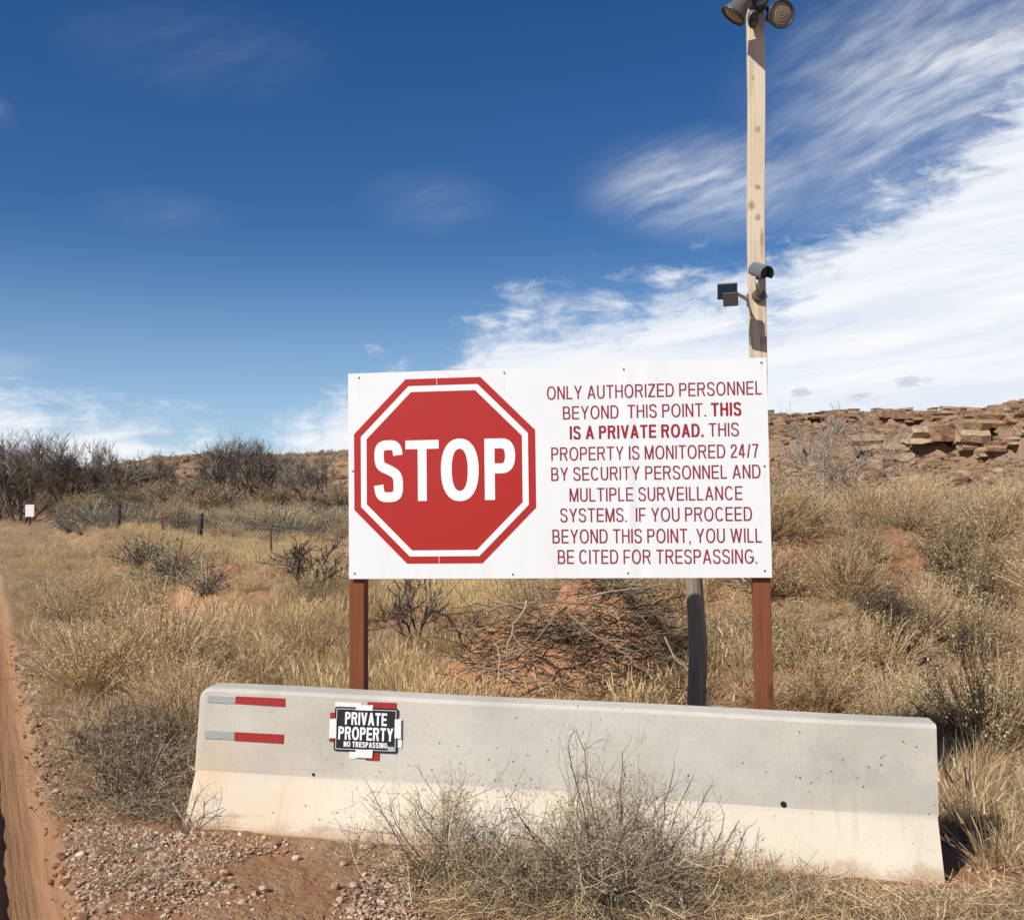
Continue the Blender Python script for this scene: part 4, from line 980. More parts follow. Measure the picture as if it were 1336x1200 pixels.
floodlight(1019, 19, (.20, -.93, -.28), 'right floodlight of the two, its round tan lens facing the viewer', (998, 5))
# junction box
jb = empty('junction_box', at(989, 4, PD-.085)); tag(jb, 'black round junction box at the top of the pale pole between two floodlights', 'box')
mb = MB(); mb.lathe([(.055, .03), (.058, .0), (.055, -.034), (.04, -.044), (.001, -.046)], 20, aim((0, 0, .005), (0, 1, 0))); mb.build('cover', M['darkmetal'], jb, smooth=False)
for sx in (-1, 1):
    mb = MB(); mb.lathe([(.017, 0), (.017, .03), (.012, .034)], 10, aim((sx*.03, -.03, .012), (sx*.5, -1, .1))); mb.build('socket', M['darkmetal'], jb)
sn = empty('motion_sensor', at(982.5, 24, PD-.095)); tag(sn, 'small grey motion sensor hanging under the junction box on the pale pole', 'sensor')
mb = MB(); mb.lathe([(.026, .035), (.031, .02), (.033, .0), (.030, -.018)], 16); mb.build('housing', M['shell'], sn, smooth=False)
mb = MB(); mb.lathe([(.030, -.0185), (.028, -.035), (.018, -.052), (.004, -.062)], 12); mb.build('lens', M['shell'], sn, smooth=True)
mb = MB(); mb.tube([(0, .01, .03), (.004, .02, .06), (.012, .03, .085)], .010, 8); mb.build('stem', M['darkmetal'], sn)
# bullet camera
ck = empty('security_camera', at(991, 354, PD-.13)); tag(ck, 'grey hooded security camera fixed to the pale pole above the sign', 'camera')
cd = Vector((.34, -.86, -.36)).normalized(); A = aim((0, 0, 0), cd)
mb = MB(); mb.lathe([(.030, -.062), (.036, -.057), (.036, .040), (.033, .045)], 20, A); mb.build('camera_body', M['camgrey'], ck, smooth=False)
mb = MB(); mb.lathe([(.0335, .0455), (.030, .048), (.013, .0485), (.001, .0486)], 20, A); mb.build('lens', M['glassblack'], ck)
mb = MB(); V = []; ns = 14     # sun hood: most of a cylinder, open below
qz = A.to_3x3() @ Vector((0, 0, 1)); upv = (Vector((0, 0, 1))-qz*qz.z).normalized(); sv = qz.cross(upv)
for r in (.041, .044):
    for zz in (-.05, .078):
        for k in range(ns+1):
            q = R_(-35+250*k/ns); V.append(sv*math.cos(q)*r + upv*math.sin(q)*r + qz*zz)
n1 = ns+1; Fs = []
for k in range(ns):
    Fs += [(k, k+1, n1+k+1, n1+k), (2*n1+k, 3*n1+k, 3*n1+k+1, 2*n1+k+1), (n1+k, n1+k+1, 3*n1+k+1, 3*n1+k), (k, 2*n1+k, 2*n1+k+1, k+1)]
Fs += [(0, n1, 3*n1, 2*n1), (ns, 2*n1+ns, 3*n1+ns, n1+ns)]
mb.add(V, Fs); mb.build('hood', M['camgrey'], ck)
b0 = at(989, 386, PD-.048)-ck.location
mb = MB(); mb.tube([A @ Vector((0, 0, -.02))+Vector((0, 0, -.03)), Vector((-.012, .01, -.075)), b0+Vector((0, -.03, .0))], [.010, .010, .014], 8)
mb.build('bracket', M['metal'], ck, smooth=True)
mb = MB(); mb.lathe([(.037, .0), (.037, -.014), (.030, -.024), (.012, -.028)], 14, aim(b0+Vector((0, .0, 0)), (0, 1, 0))); mb.tube([b0+Vector((.03, -.02, .02)), b0+Vector((.045, -.03, -.01)), b0+Vector((.02, -.02, -.04))], .004, 6); mb.build('mount_plate', M['shell'], ck)
# black infrared lamps on an arm
ir = empty('infrared_lamp', at(952, 384, PD-.17)); tag(ir, 'pair of small black box lamps on an arm at the pole\'s left side', 'lamp')
Rz = Matrix.Rotation(-.35, 4, 'Z')
mb = MB(); mb.box((-.065, -.03, -.030), (.045, -.008, .058), Rz); mb.build('lamp_box', M['darkmetal'], ir, bevel=.004)
mb = MB(); mb.box((-.060, -.0335, -.022), (.038, -.031, .050), Rz); mb.build('glass', M['glassblack'], ir)
mb = MB(); mb.box((-.028, -.075, -.062), (.052, -.038, .014), Rz @ Matrix.Rotation(.25, 4, 'X')); mb.build('lamp_box', M['darkmetal'], ir, bevel=.004)
e0 = at(976, 383, PD)-ir.location
mb = MB(); mb.tube([(.03, .0, .01), (.06, .06, .012), (e0.x+.002, e0.y, .002)], [.009, .010, .012], 8); mb.box((e0.x-.006, e0.y-.02, -.035), (e0.x+.003, e0.y+.02, .035)); mb.build('arm', M['metal'], ir)

# old log post behind the sign
def log_post(px, pb, pt_, depth, r, mt, name, label, cat, group=None, lean=(0, 0), n=10):
    b = at(px, pb, depth); g = hz(b.x, b.y); t = at(px+lean[0], pt_, depth)
    mb = MB(); k = 7; rs = np.random.RandomState(int(px)); L = t.z-g+.3
    pts = [Vector((0, 0, -.3)).lerp(Vector((t.x-b.x, 0, t.z-g)), i/k)+Vector((rs.normal()*r*.08, 0, 0)) for i in range(k+1)]
    mb.tube(pts, [r*(1.06-.16*i/k+.05*rs.rand()) for i in range(k+1)], n)
    o = mb.build(name, mt, None, smooth=False); o.location = (b.x, b.y, g)
    return tag(o, label, cat, group)
log_post(911.5, 915, 700, 7.2, .063, M['grey_wood'], 'old_log_post', 'old round dark log post standing behind the white sign near its right leg', 'post', lean=(-5, 0), n=14)

# ---------------------------------------------------------------- wire fence
fence = empty('wire_fence', (-5.2, 22, 0)); tag(fence, 'old wire fence with leaning wooden posts crossing the left field', 'fence')
fp = [(76, 657, 685, 50, .07, 'dark_post'), (102, 657, 687, 46, .075, 'dark_post'), (119, 659, 682, 42, .05, 'dark_post'), (155.5, 659, 708, 34, .085, 'dark_post'), (181, 678, 700, 32, .03, 'rust'),
      (212, 674, 698, 30, .04, 'rust'), (262, 670, 706, 27, .085, 'dark_post'), (354.5, 683, 754, 20.5, .026, 'rust'), (500, 690, 760, 15.5, .06, 'dark_post')]
tops = []
for i, (px, pt_, pb, dep, r, mt) in enumerate(fp):
    t = at(px, pt_, dep); g = hz(t.x, t.y); rs = np.random.RandomState(i)
    L = t.z-g; pts = [(t.x+rs.normal()*.01+(1-k/4)*rs.normal()*.03, t.y, g-.1+(L+.1)*k/4) for k in range(5)]
    mb = MB(); mb.tube([Vector(p)-fence.location for p in pts], [r, r*1.02, r*.95, r*.92, r*.85], 6 if mt != 'rust' else 4)
    o = mb.build('post', M[mt], fence)
    if mt == 'rust': o['label'] = 'thin rusty steel post'
    tops.append(Vector((t.x, t.y-.05, t.z)))
for k, dz in enumerate((.08, .38, .68)):
    mb = MB(); pts = []
    for a, b in zip(tops[:-1], tops[1:]):
        for q in range(4):
            p = a.lerp(b, q/4) - Vector((0, 0, dz+.10*math.sin(math.pi*q/4)*.6)); pts.append(p-fence.location)
    mb.tube(pts, .004, 3, False); mb.build('wire', M['wire'], fence)

# small white sign far left
ws = empty('distant_sign', at(39, 676, 48)); ws.location.z = hz(ws.location.x, ws.location.y); tag(ws, 'small white sign on a dark post at the far left by the road', 'sign')
q = at(39, 666, 47.9)-ws.location
mb = MB(); mb.box((q.x-.20, -.12, q.z-.28), (q.x+.20, -.09, q.z+.28)); mb.build('sign_board', M['white'], ws)
mb = MB(); mb.tube([(0, 0, -.3), (0, 0, .6), (.02, 0, at(39, 629, 48).z-ws.location.z)], [.05, .05, .045], 8); mb.build('post', M['dark_post'], ws)

# ---------------------------------------------------------------- dirt heap with dead branches
hp = at(745, 850, 9.6); hp.z = hz(hp.x, hp.y)
def heap():
    nr, nt = 26, 60; V = []; rs = np.random.RandomState(6)
    for i in range(nr+1):
        for k in range(nt):
            q = 2*math.pi*k/nt; r = i/nr; x = math.cos(q)*r*1.5; y = math.sin(q)*r*1.0
            z = 1.0*(1-r**1.5)*(.86+.25*math.cos(q-.6)) + .40*float(fbm(x+3, y, .42, 4, 2))*(1-r**3) + .05*float(fbm(x, y+2, .09, 2, 5))
            V.append((x, y, z if i < nr else -.12))
    Fs = [(i*nt+k, (i+1)*nt+k, (i+1)*nt+(k+1) % nt, i*nt+(k+1) % nt) for i in range(nr) for k in range(nt)]
    mb = MB(); mb.add(V, Fs); o = mb.build('dirt_mound', M['dirt'], None, smooth=True); o.location = hp
    tag(o, 'heap of red dirt topped with dead branches behind the sign\'s underside', 'mound')
    return V
heapV = heap()
def heap_z(x, y):
    r = min(math.hypot(x/1.5, y), 1.); q = math.atan2(y, x/1.5)
    return 1.0*(1-r**1.5)*(.86+.25*math.cos(q-.6)) + .40*float(fbm(x+3, y, .42, 4, 2))*(1-r**3)
def limb(name, pts, r0, r1, mt, label, cat='branch', group=None, seed=0, forks=3, fl=1.):
    rs = np.random.RandomState(seed); P = [Vector(p) for p in pts]; Q = []
    for a, b in zip(P[:-1], P[1:]):
        for k in range(3): Q.append(a.lerp(b, k/3)+V3(rs, (b-a).length*.03))
    Q.append(P[-1]); base = Q[0].copy(); kk = .62 if name == 'dead_branch' else 1.; r0 *= kk; r1 *= kk*.8; mb = MB(); mb.tube([p-base+V3(rs, r0*.5) for p in Q], np.linspace(r0, r1, len(Q))*(.85+.3*rs.rand(len(Q))), 6, tint=.3+.5*rs.rand())
    for f in range(forks):
        i = rs.randint(2, len(Q)); d = (Q[i]-Q[i-1]).normalized()+V3(rs, .6); pp_, _ = curve_pts(Q[i]-base, d, (.18+.35*rs.rand())*fl, 4, .2, rs)
        mb.tube(pp_, np.linspace(r1*.9, r1*.3, 5), 4, tint=.3+.6*rs.rand())
    o = mb.build(name, mt); o.location = base; return tag(o, label, cat, group)
def W(px, py, dep): return at(px, py, dep)
# (points in photo order with distances; the limbs lie against the near face of the heap)
limb('dead_branch', [W(632, 795, 9.3), W(662, 788, 9.1), W(700, 785, 9.0), W(765, 788, 9.1)], .018, .012, M['dead'], 'pale dead branch lying along the upper left of the dirt heap', seed=1)
limb('dead_branch', [W(688, 780, 9.0), W(672, 815, 8.8), W(660, 850, 8.75)], .016, .010, M['dead'], 'pale dead branch hanging down the left face of the dirt heap', seed=2)
limb('dead_branch', [W(735, 790, 8.9), W(706, 830, 8.7), W(662, 862, 8.6)], .020, .022, M['dead'], 'thick pale root running down left across the dirt heap', seed=3)
limb('dead_branch', [W(742, 798, 8.8), W(770, 825, 8.7), W(800, 842, 8.65), W(826, 862, 8.6)], .014, .020, M['dead'], 'pale branch slanting down right from the middle of the heap', seed=4)
limb('dead_branch', [W(868, 832, 8.6), W(880, 858, 8.5), W(899, 874, 8.4)], .014, .012, M['dead'], 'short bright branch beside the log post', seed=5, forks=1)
limb('dead_branch', [W(740, 760, 9.2), W(780, 790, 9.0), W(830, 800, 8.9), W(885, 790, 9.0)], .014, .008, M['twig'], 'long grey branch lying over the right side of the heap', seed=6, forks=6)
limb('dead_branch', [W(750, 782, 9.1), W(820, 768, 9.0), W(870, 762, 9.0)], .012, .007, M['twig'], 'grey branch reaching right from the top of the heap', seed=7, forks=6)
limb('dead_branch', [W(710, 800, 8.8), W(704, 780, 8.85), W(700, 768, 8.9)], .014, .010, M['dead'], 'short upright pale stub in the dirt heap', seed=8, forks=1)
# mass of grey twigs over the heap's right half
mb = MB(); rs = np.random.RandomState(12)
for k in range(2000):
    x = (.55 if k % 5 else -.3)+rs.normal()*.60; y = -.42+rs.normal()*.38; x = max(min(x, 1.5), -.9); z = max(heap_z(x, y), 0)+rs.rand()*.22
    a = rs.normal()*.6+(math.pi if rs.rand() < .5 else 0); pts, _ = curve_pts(Vector((x, y, z)), Vector((math.cos(a), math.sin(a)*.5, rs.normal()*.6+.1)), .15+.4*rs.rand(), 4, .22, rs)
    mb.ribbon(pts, .011, .004, V3(rs).cross(Vector((1, 0, 0))).normalized(), rs.rand()*.75 if k % 3 else 0.)
o = mb.build('brushwood', M['twig']); o.location = hp; tag(o, 'tangle of grey twigs heaped over the right side of the dirt mound', 'brushwood', kind='stuff')

rs = np.random.RandomState(14)
for k, (dx, dy, sz) in enumerate(((.75, -.75, .42), (1.15, -.55, .5), (1.3, .1, .55), (.55, .15, .42), (.95, .3, .5), (-1.1, -.55, .3), (.2, -.95, .3), (-.5, -.95, .32), (1.6, -.6, .4))):
    o = bpy.data.objects.new('dry_weed', tbm[k % 4]); COL.objects.link(o); o.location = (hp.x+dx, hp.y+dy, hp.z+max(heap_z(dx, dy), 0)-.05); o.scale = (sz*1.1, sz*1.1, sz); o.rotation_euler = (0, 0, k*1.3)
    tag(o, 'grey twiggy weed growing ' + ('on the right shoulder of the dirt heap' if dx > .5 else 'at the foot of the dirt heap'), 'weed', 'weeds on the dirt heap, ' + ('right' if dx > .5 else 'foot'))
# ---------------------------------------------------------------- shrubs, one object each
def hidden(px, top, bot, halfw=0.):
    if 453-halfw < px < 1006+halfw*.0 and False: return True
    if 470 < px < 990 and top > 478 and bot < 752: return True
    if 255 < px < 1225 and top > 895+(px-255)*.05: return True
    return px < -60 or px > 1396
def put(name, me, x, y, s, label, cat, group=None, tall=1., rz=None, sink=.02, sxy=1.):
    o = bpy.data.objects.new(name, me); COL.objects.link(o); o.location = (x, y, hz(x, y)-sink); o.scale = (s*sxy, s*sxy, s*tall)
    o.rotation_euler = (0, 0, rng.rand()*6.283 if rz is None else rz); return tag(o, label, cat, group)

# hero bush: dead greasewood in front of the barrier
hero = tumble(200, M['twig'], 52, wid=.0105, stiff=.20, levels=3, up=.03)
hero2 = tumble(201, M['twig'], 30, wid=.0105, stiff=.18, levels=3, up=.05)
def at_front(px, gap):    # place in front of the barrier face
    d = ray(px, 1100); k = (5.7315-.159*1.7989-gap)/(d[1]+.159*d[0]); return d[0]*k, d[1]*k
x0, y0 = at_front(775, .50); put('dead_bush', hero, x0, y0, .85, 'large grey dead bush in front of the middle of the barrier', 'bush', tall=.95, rz=.4, sxy=.80)
x0, y0 = at_front(845, .42); put('dead_bush', hero2, x0, y0, .72, 'smaller grey dead bush crowding the big one on its right', 'bush', tall=.85, rz=2.)
x0, y0 = at_front(690, .55); put('dead_bush', hero2, x0, y0, .66, 'low grey dead bush crowding the big one on its left', 'bush', tall=.8, rz=1.)
x0, y0 = at_front(565, .38); put('dead_bush', tumble(202, M['twig'], 22, wid=.009, stiff=.2, levels=3, up=.08), x0, y0, .80, 'thin dead bush below the black private property plate', 'bush', tall=.95, rz=.2)
x0, y0 = at_front(985, .34); put('dead_bush', tumble(203, M['twig'], 7, wid=.012, stiff=.2, levels=2, up=.07), x0, y0, .44, 'sparse upright weed before the right half of the barrier', 'weed', rz=.0)
x0, y0 = at_front(455, .28); put('dead_bush', tumble(204, M['twig'], 6, wid=.010, stiff=.2, levels=2, up=.09), x0, y0, .36, 'sparse weed before the barrier left of the private property plate', 'weed', rz=1.)
x0, y0 = at_front(238, .06); put('dead_bush', tumble(205, M['twig'], 8, wid=.013, stiff=.2, levels=2, up=.0), x0, y0, .42, 'dark branching weed reaching over the barrier\'s lower left corner', 'weed', rz=1.)
# bare curled twigs sticking out of the hero bush: rise high, throw the hard shadow
tw = MB(); rs = np.random.RandomState(31)
for (px0, py0, px1, py1, w_) in ((775, 1010, 755, 955, 5), (752, 1010, 742, 967, 5), (806, 1015, 812, 978, 5), (850, 1030, 905, 1020, 4), (850, 1040, 925, 1028, 4), (840, 1020, 875, 995, 4), (700, 1010, 680, 985, 4), (895, 1075, 920, 1052, 4)):
    pass
def leaner(px, base_gap, px1, py1, gap1, label, seed, r=.006):
    d = ray(px, 1100); k = (5.7315-.159*1.7989-base_gap)/(d[1]+.159*d[0]); b = Vector((d[0]*k, d[1]*k, 0)); b.z = hz(b.x, b.y)
    d = ray(px1, py1); k = (5.7315-.159*1.7989-gap1)/(d[1]+.159*d[0]); t = Vector((d[0]*k, d[1]*k, EYE+d[2]*k))
    mid = b.lerp(t, .55)+Vector((.02, 0, .02)); limb('bare_twig', [b, mid, t], r*.75, .0022, M['bark'], label, 'twig', None, seed, 6, .28)
leaner(790, .5, 752, 953, .45, 'tallest bare twig rising from the big dead bush', 41); leaner(770, .5, 741, 968, .42, 'bare twig rising just left of the tallest one', 42)
leaner(800, .48, 813, 980, .40, 'bare upright twig right of the tallest one', 43); leaner(830, .4, 905, 1010, .16, 'bare branch of the big bush stretching right along the concrete', 44)
leaner(835, .4, 880, 1000, .18, 'bare branch curling up right above the big bush', 45); leaner(835, .4, 925, 1030, .14, 'lowest bare branch reaching furthest right over the concrete', 46)

SHADE_BUSH = tumble(230, M['wood_and_shade'], 30, wid=.012, stiff=.22, levels=3)  # near-black bush, added to stand in for shade in the mound's hollows
# left of the barrier
def sp(name, meshes, px, py, hpx, label, cat, group=None, i=0, wide=1., tall=1.):
    g = gp(px, py); s = hpx/F*g.y/tall; return put(name, meshes[i % len(meshes)], g.x, g.y, s/.86, label, cat, group, tall=tall, sxy=wide)
dk = [tumble(210+i, M['twig'], 44, wid=.012, stiff=.22, levels=3) for i in range(2)]
sp('dry_shrub', dk, 175, 1048, 120, 'round dark grey-brown shrub left of the barrier\'s left end', 'shrub', None, 0, .98, .8)
sp('dry_shrub', dk, 225, 1060, 70, 'low grey shrub tucked against the barrier\'s left end', 'shrub', None, 1, 1.2, .8)
sp('dry_shrub', rbs, 215, 900, 120, 'tall straw-coloured shrub up behind the barrier\'s left end', 'shrub', None, 0, .85)
sp('dry_shrub', rbs, 165, 890, 95, 'straw-coloured shrub left of the tall straw one', 'shrub', None, 1, .85)
sp('dry_shrub', rbs, 250, 935, 75, 'pale shrub peeping over the barrier\'s rounded left corner', 'shrub', None, 2, 1.)
sp('dry_shrub', rbs, 120, 905, 95, 'wide pale straw shrub between the track and the tall straw one', 'shrub', None, 1, 1.0)
sp('dry_shrub', rbs, 245, 975, 85, 'pale straw shrub hugging the barrier\'s left end halfway up', 'shrub', None, 3, .9)
sp('dry_shrub', dk, 140, 990, 95, 'dark grey-brown shrub nearest the track, above the gravel', 'shrub', None, 1, .9, .8)
sp('dry_shrub', dk, 205, 1000, 100, 'dark twiggy shrub behind the round dark one left of the barrier', 'shrub', None, 0, .9, .8)
sp('dry_shrub', rbm, 85, 815, 50, 'small tan shrub near the road at the left edge', 'shrub', None, 0, 1.)
sp('dry_shrub', rbs, 330, 905, 70, 'straw shrub rising over the left third of the barrier', 'shrub', None, 3, 1.1)
sp('sage_shrub', sgm, 225, 765, 70, 'grey-green shrub above the bare red bank on the left', 'shrub', None, 0, 1.1)
sp('sage_shrub', sgm, 270, 775, 55, 'dark grey shrub right of the grey-green one on the bank', 'shrub', None, 1, 1.)
sp('sage_shrub', sgm, 190, 740, 50, 'low sage bush at the left end of the red bank', 'shrub', None, 2, 1.2)
# bare skeleton shrubs
A, B = grow_tree(301, 1., 5, 1.0, 3, .032, (4, 4, 4, 0), .2, .03, .6, .95, .0055, 2)
def bare(px, py, hpx, label, seed, mt, dep=None, **k):
    g = gp(px, py) if dep is None else at(px, py, dep)
    g.z = hz(g.x, g.y); A, B = grow_tree(seed, 1., **k); e = empty('bare_shrub', g - Vector((0, 0, .03))); s = hpx/F*g.y; e.scale = (s, s, s); tag(e, label, 'shrub')
    A.build('stems', mt, e); B.build('twigs', mt, e); return e
bare(397, 778, 92, 'dark leafless shrub standing left of the white sign', 301, M['wood_and_shade'], trunks=5, spread=.9, levels=3, r0=.017, kids=(5, 5, 5, 0), wig=.2, up=.02, ratio=.60, ang=.8, minr=.0028, tubes=2)
bare(545, 850, 120, 'dark leafless shrub right of the sign\'s left post', 302, M['wood_and_shade'], trunks=5, spread=.9, levels=3, r0=.015, kids=(5, 4, 4, 0), wig=.2, up=.04, ratio=.58, ang=.75, minr=.0026, tubes=2)
limb('dead_branch', [W(548, 815, 9.6), W(565, 797, 9.6), W(585, 802, 9.6), W(600, 830, 9.6), W(606, 850, 9.6)], .022, .014, M['wood_and_shade'], 'arched dark dead branch in the golden grass', seed=9, forks=4)
limb('dead_branch', [W(608, 868, 8.5), W(650, 875, 8.4), W(700, 890, 8.2)], .02, .012, M['twig'], 'dark branch lying low at the foot of the dirt heap', seed=10, forks=6)

# right-hand slope: rabbitbrush one by one
placed = []; PK = .40
def try_place(x, y, s):
    for a, b, r in placed:
        if (a-x)**2+(b-y)**2 < (PK*(r+s))**2: return False
    placed.append((x, y, s)); return True
rs = np.random.RandomState(21); cnt = 0
LB = {'crest': ('pale rabbitbrush on the crest of the mound right of the sign', 'rabbitbrush on the mound crest'), 'slope': ('tan rabbitbrush on the near slope between sign and mound', 'rabbitbrush on the near slope'),
      'side': ('rabbitbrush with cream seed heads at the right edge', 'rabbitbrush at the right edge'), 'back': ('grey brush beyond the barrier and under the sign', 'brush behind the barrier')}
for k in range(9000):
    y = 7.0+rs.rand()*11; x = (.02+rs.rand()*.55)*y
    if y < bar_front(x)+1.2 or (x < 2.9 and y < 8.5): continue
    if math.hypot((x-4.15)/.38, (y-10.6)/.55) < 1 or math.hypot((x-4.05)/.55, (y-8.9)/.6) < 1 or math.hypot((x-3.1)/.6, (y-7.4)/.5) < 1: continue    # eroded red faces stay open
    if abs(x-hp.x) < 1.4 and y < hp.y+1.0: continue
    s = (.45+.35*rs.rand())*(1 if y > 9 else .75)
    px, py = proj(x, y, hz(x, y)); top = py-s*F/y
    if hidden(px, top, py) or px < 640: continue
    if not try_place(x, y, s): continue
    q = rs.rand(); kd, me = ('cream-tipped', rbm[rs.randint(6)]) if q < .52 else ('straw-coloured', rbs[rs.randint(4)]) if q < .78 else ('dark twiggy', tbm[rs.randint(4)])
    col = 'seen under the sign' if px < 985 else "right beside the sign's right post" if px < 1075 else 'midway between the post and the right edge' if px < 1170 else 'well right of the post' if px < 1250 else 'at the right edge'
    row = 'low on the slope' if y < 8.6 else 'halfway up the slope' if y < 10.8 else 'on the mound crest' if y < 13.4 else 'behind the mound crest'
    sz_ = 'large' if s > .64 else 'small' if s < .5 else 'middling'
    put('rabbitbrush', me, x, y, s, f'{sz_} {kd} bush {row}, {col}', 'shrub', f'{kd} brush {row}', tall=.8+.25*rs.rand()); cnt += 1
    if cnt >= 290: break
print('rabbitbrush', cnt)
# a few that one can point at
sp('rabbitbrush', rbs, 1175, 945, 75, 'light straw rabbitbrush right behind the barrier\'s right end', 'shrub', None, 0, 1.)
sp('rabbitbrush', rbm, 1290, 985, 140, 'tall cream-tipped rabbitbrush right of the barrier\'s end', 'shrub', None, 3, .8)
sp('rabbitbrush', rbs, 1075, 925, 70, 'straw-coloured rabbitbrush right of the sign\'s right post', 'shrub', None, 2, 1.)
g = gp(1300, 1130)
gr = [grass_clump(400+i, M['straw'], 60, 1., .2, .011, 1.5, True) for i in range(2)]
put('grass_tussock', gr[0], g.x, g.y, .62, 'pale arching grass tussock at the lower right corner', 'grass', rz=0.); g = gp(1260, 1075); put('grass_tussock', gr[1], g.x, g.y, .42, 'thin tussock beside the barrier\'s right end', 'grass')

for px, py, hp_, lb in ((1150, 815, 75, 'dark bush added as shade in the hollow of the mound right of the sign'), (1222, 745, 45, 'small dark bush added as shade beside the red cut on the mound'), (1258, 850, 50, 'dark rounded bush added as shade low on the right slope'),
                        (1180, 850, 40, 'small dark bush added as shade below the hollow'), (1118, 780, 50, 'dark bush added as shade left of the hollow on the mound'),
                        (1285, 790, 55, 'dark bush added as shade on the mound near the right edge of the photo'), (1060, 860, 45, 'dark bush just right of the sign\'s right post'), (1140, 900, 40, 'low dark bush added as shade close behind the barrier')):
    sp('dark_bush', [SHADE_BUSH], px, py, hp_, lb, 'shrub', None, 0, 1.)
# loose shrubs between the track and the sign
rs = np.random.RandomState(27); placed = []; PK = .62; cnt = 0
for k in range(1200):
    y = 8.2+rs.rand()*11; x = (-.53+rs.rand()*.42)*y
    if x < road_edge(y)+.45 or math.hypot((x+4.75)/1.0, (y-15.0)/1.5) < 1: continue
    s = .28+.34*rs.rand()**1.3; px, py = proj(x, y, hz(x, y)); top = py-s*F/y
    if hidden(px, top, py) or px > 455 or px < -10 or not try_place(x, y, s): continue
    q = rs.rand(); kd, me = ('pale straw', rbs[rs.randint(4)]) if q < .5 else ('grey twiggy', tbm[rs.randint(4)]) if q < .8 else ('tan seed-tipped', rbm[rs.randint(6)])
    row = 'near the barrier' if y < 10.5 else 'halfway to the fence' if y < 14.5 else 'on the bank before the fence'
    col = 'beside the track' if px < 130 else 'between track and sign' if px < 300 else 'just left of the sign'
    put('dry_shrub', me, x, y, s, f'{"small" if s < .42 else "bigger"} {kd} shrub {row}, {col}', 'shrub', f'{kd} shrubs {row}', tall=.75+.3*rs.rand()); cnt += 1
    if cnt >= 60: break
# middle distance: sage and rabbitbrush on the left field
rs = np.random.RandomState(23); cnt = 0; placed = []; PK = .55
for k in range(6000):
    y = 17+rs.rand()**1.0*45; x = (-.56+rs.rand()*.6)*y
    if x < road_edge(y)+1.0+.05*y: continue
    s = .55+.6*rs.rand(); px, py = proj(x, y, hz(x, y)); top = py-s*F/y
    if hidden(px, top, py) or px > 470 or px < -20: continue
    if y < 34 and vn(x, y, 4., 4) < .60: continue
    if not try_place(x, y, s*(.8 if y > 36 else 1.6)): continue
    q = rs.rand(); far = y > 36
    me, nm, lb, gpn = (sgm[rs.randint(4)], 'sage_shrub', 'blue-grey sage bush before the thicket' if far else 'grey sage bush in the dry field', 'sage bushes before the thicket' if far else 'sage bushes in the field') if q < .62 else \
        (rbm[rs.randint(6)], 'rabbitbrush', 'tan brush before the thicket' if far else 'tan brush in the dry field', 'tan brush before the thicket' if far else 'tan brush in the field')
    lb = lb + (', near the far white sign' if px < 110 else ', left of the middle of the field' if px < 230 else ", right of the field's middle" if px < 350 else ', next to the big sign') + (', low' if s < .8 else ', tall' if s > 1.0 else '')
    put(nm, me, x, y, s*(1.25 if far else 1.), lb, 'shrub', gpn, tall=.8+.2*rs.rand()); cnt += 1
    if cnt >= 190: break
# sage on the flat behind the right mound
rs = np.random.RandomState(24)
for k in range(70):
    y = 24+rs.rand()*40; x = (.245+rs.rand()*.29)*y
    put('sage_shrub', sgm[rs.randint(4)], x, y, .8+.5*rs.rand(), 'grey sage bush on the flat between the mound and the mesa', 'shrub', 'sage bushes below the mesa', tall=.75)

# ---------------------------------------------------------------- thicket and bare trees
thick = []
for i in range(5):
    A, B = grow_tree(500+i, 1., 13, .60, 4, .009, (4, 4, 4, 3), .10, .05, .60, .5, .0022, 0); thick.append((A.mesh('stems', M['bark']), B.mesh('twigs', M['thicket'])))
cot = []
for i in range(3):
    A, B = grow_tree(520+i, 1., 7, .55, 4, .0125, (6, 6, 6, 6), .12, .05, .64, .60, .0013, 1); cot.append((A.mesh('trunk', M['bark']), B.mesh('crown', M['cot'])))
pal = []
for i in range(2):
    A, B = grow_tree(541+i*7, 1., 4, .85, 4, .014, (4, 5, 5, 5), .12, .02, .68, .66, .0014, 1); pal.append((A.mesh('trunk', M['pale_twig']), B.mesh('crown', M['pale_twig'])))
def tree(name, pair, x, y, s, label, cat, group=None, names=('trunk', 'crown'), sxy=1., sink=.05):
    e = empty(name, (x, y, hz(x, y)-sink), (0, 0, rng.rand()*6.283)); e.scale = (s*sxy, s*sxy, s); tag(e, label, cat, group)
    for nm, me in zip(names, pair):
        o = bpy.data.objects.new(nm, me); COL.objects.link(o); o.parent = e
    return e
def tp(name, pair, px, ytop, dep, label, cat='tree', group=None, sxy=1., names=('trunk', 'crown')):
    p = at(px, ytop, dep); g = hz(p.x, p.y); return tree(name, pair, p.x, p.y, (p.z-g), label, cat, group, names, sxy)
tp('bare_tree', cot[0], 30, 553, 52, 'big dark bare tree at the far left edge', sxy=1.25); tp('bare_tree', cot[1], 88, 560, 50, 'dense dark bare tree right of the one at the left edge', sxy=1.25)
tp('bare_tree', cot[2], 0, 566, 55, 'bare tree cut by the left edge of the photo', sxy=1.1)
tp('bare_tree', cot[1], 158, 576, 80, 'slender bare tree rising above the thicket near the small cloud')
tp('bare_tree', cot[0], 205, 584, 84, 'small bare tree left of the mesa\'s left end')
tp('bare_tree', cot[2], 322, 555, 66, 'tall bare tree standing above the thicket in front of the mesa', sxy=1.1)
tp('bare_tree', cot[0], 405, 582, 62, 'dark bare tree just left of the white sign', sxy=1.1)
tp('bare_tree', pal[1], 1082, 520, 60, 'pale leafless tree before the mesa right of the sign', sxy=1.25)
rs = np.random.RandomState(31)
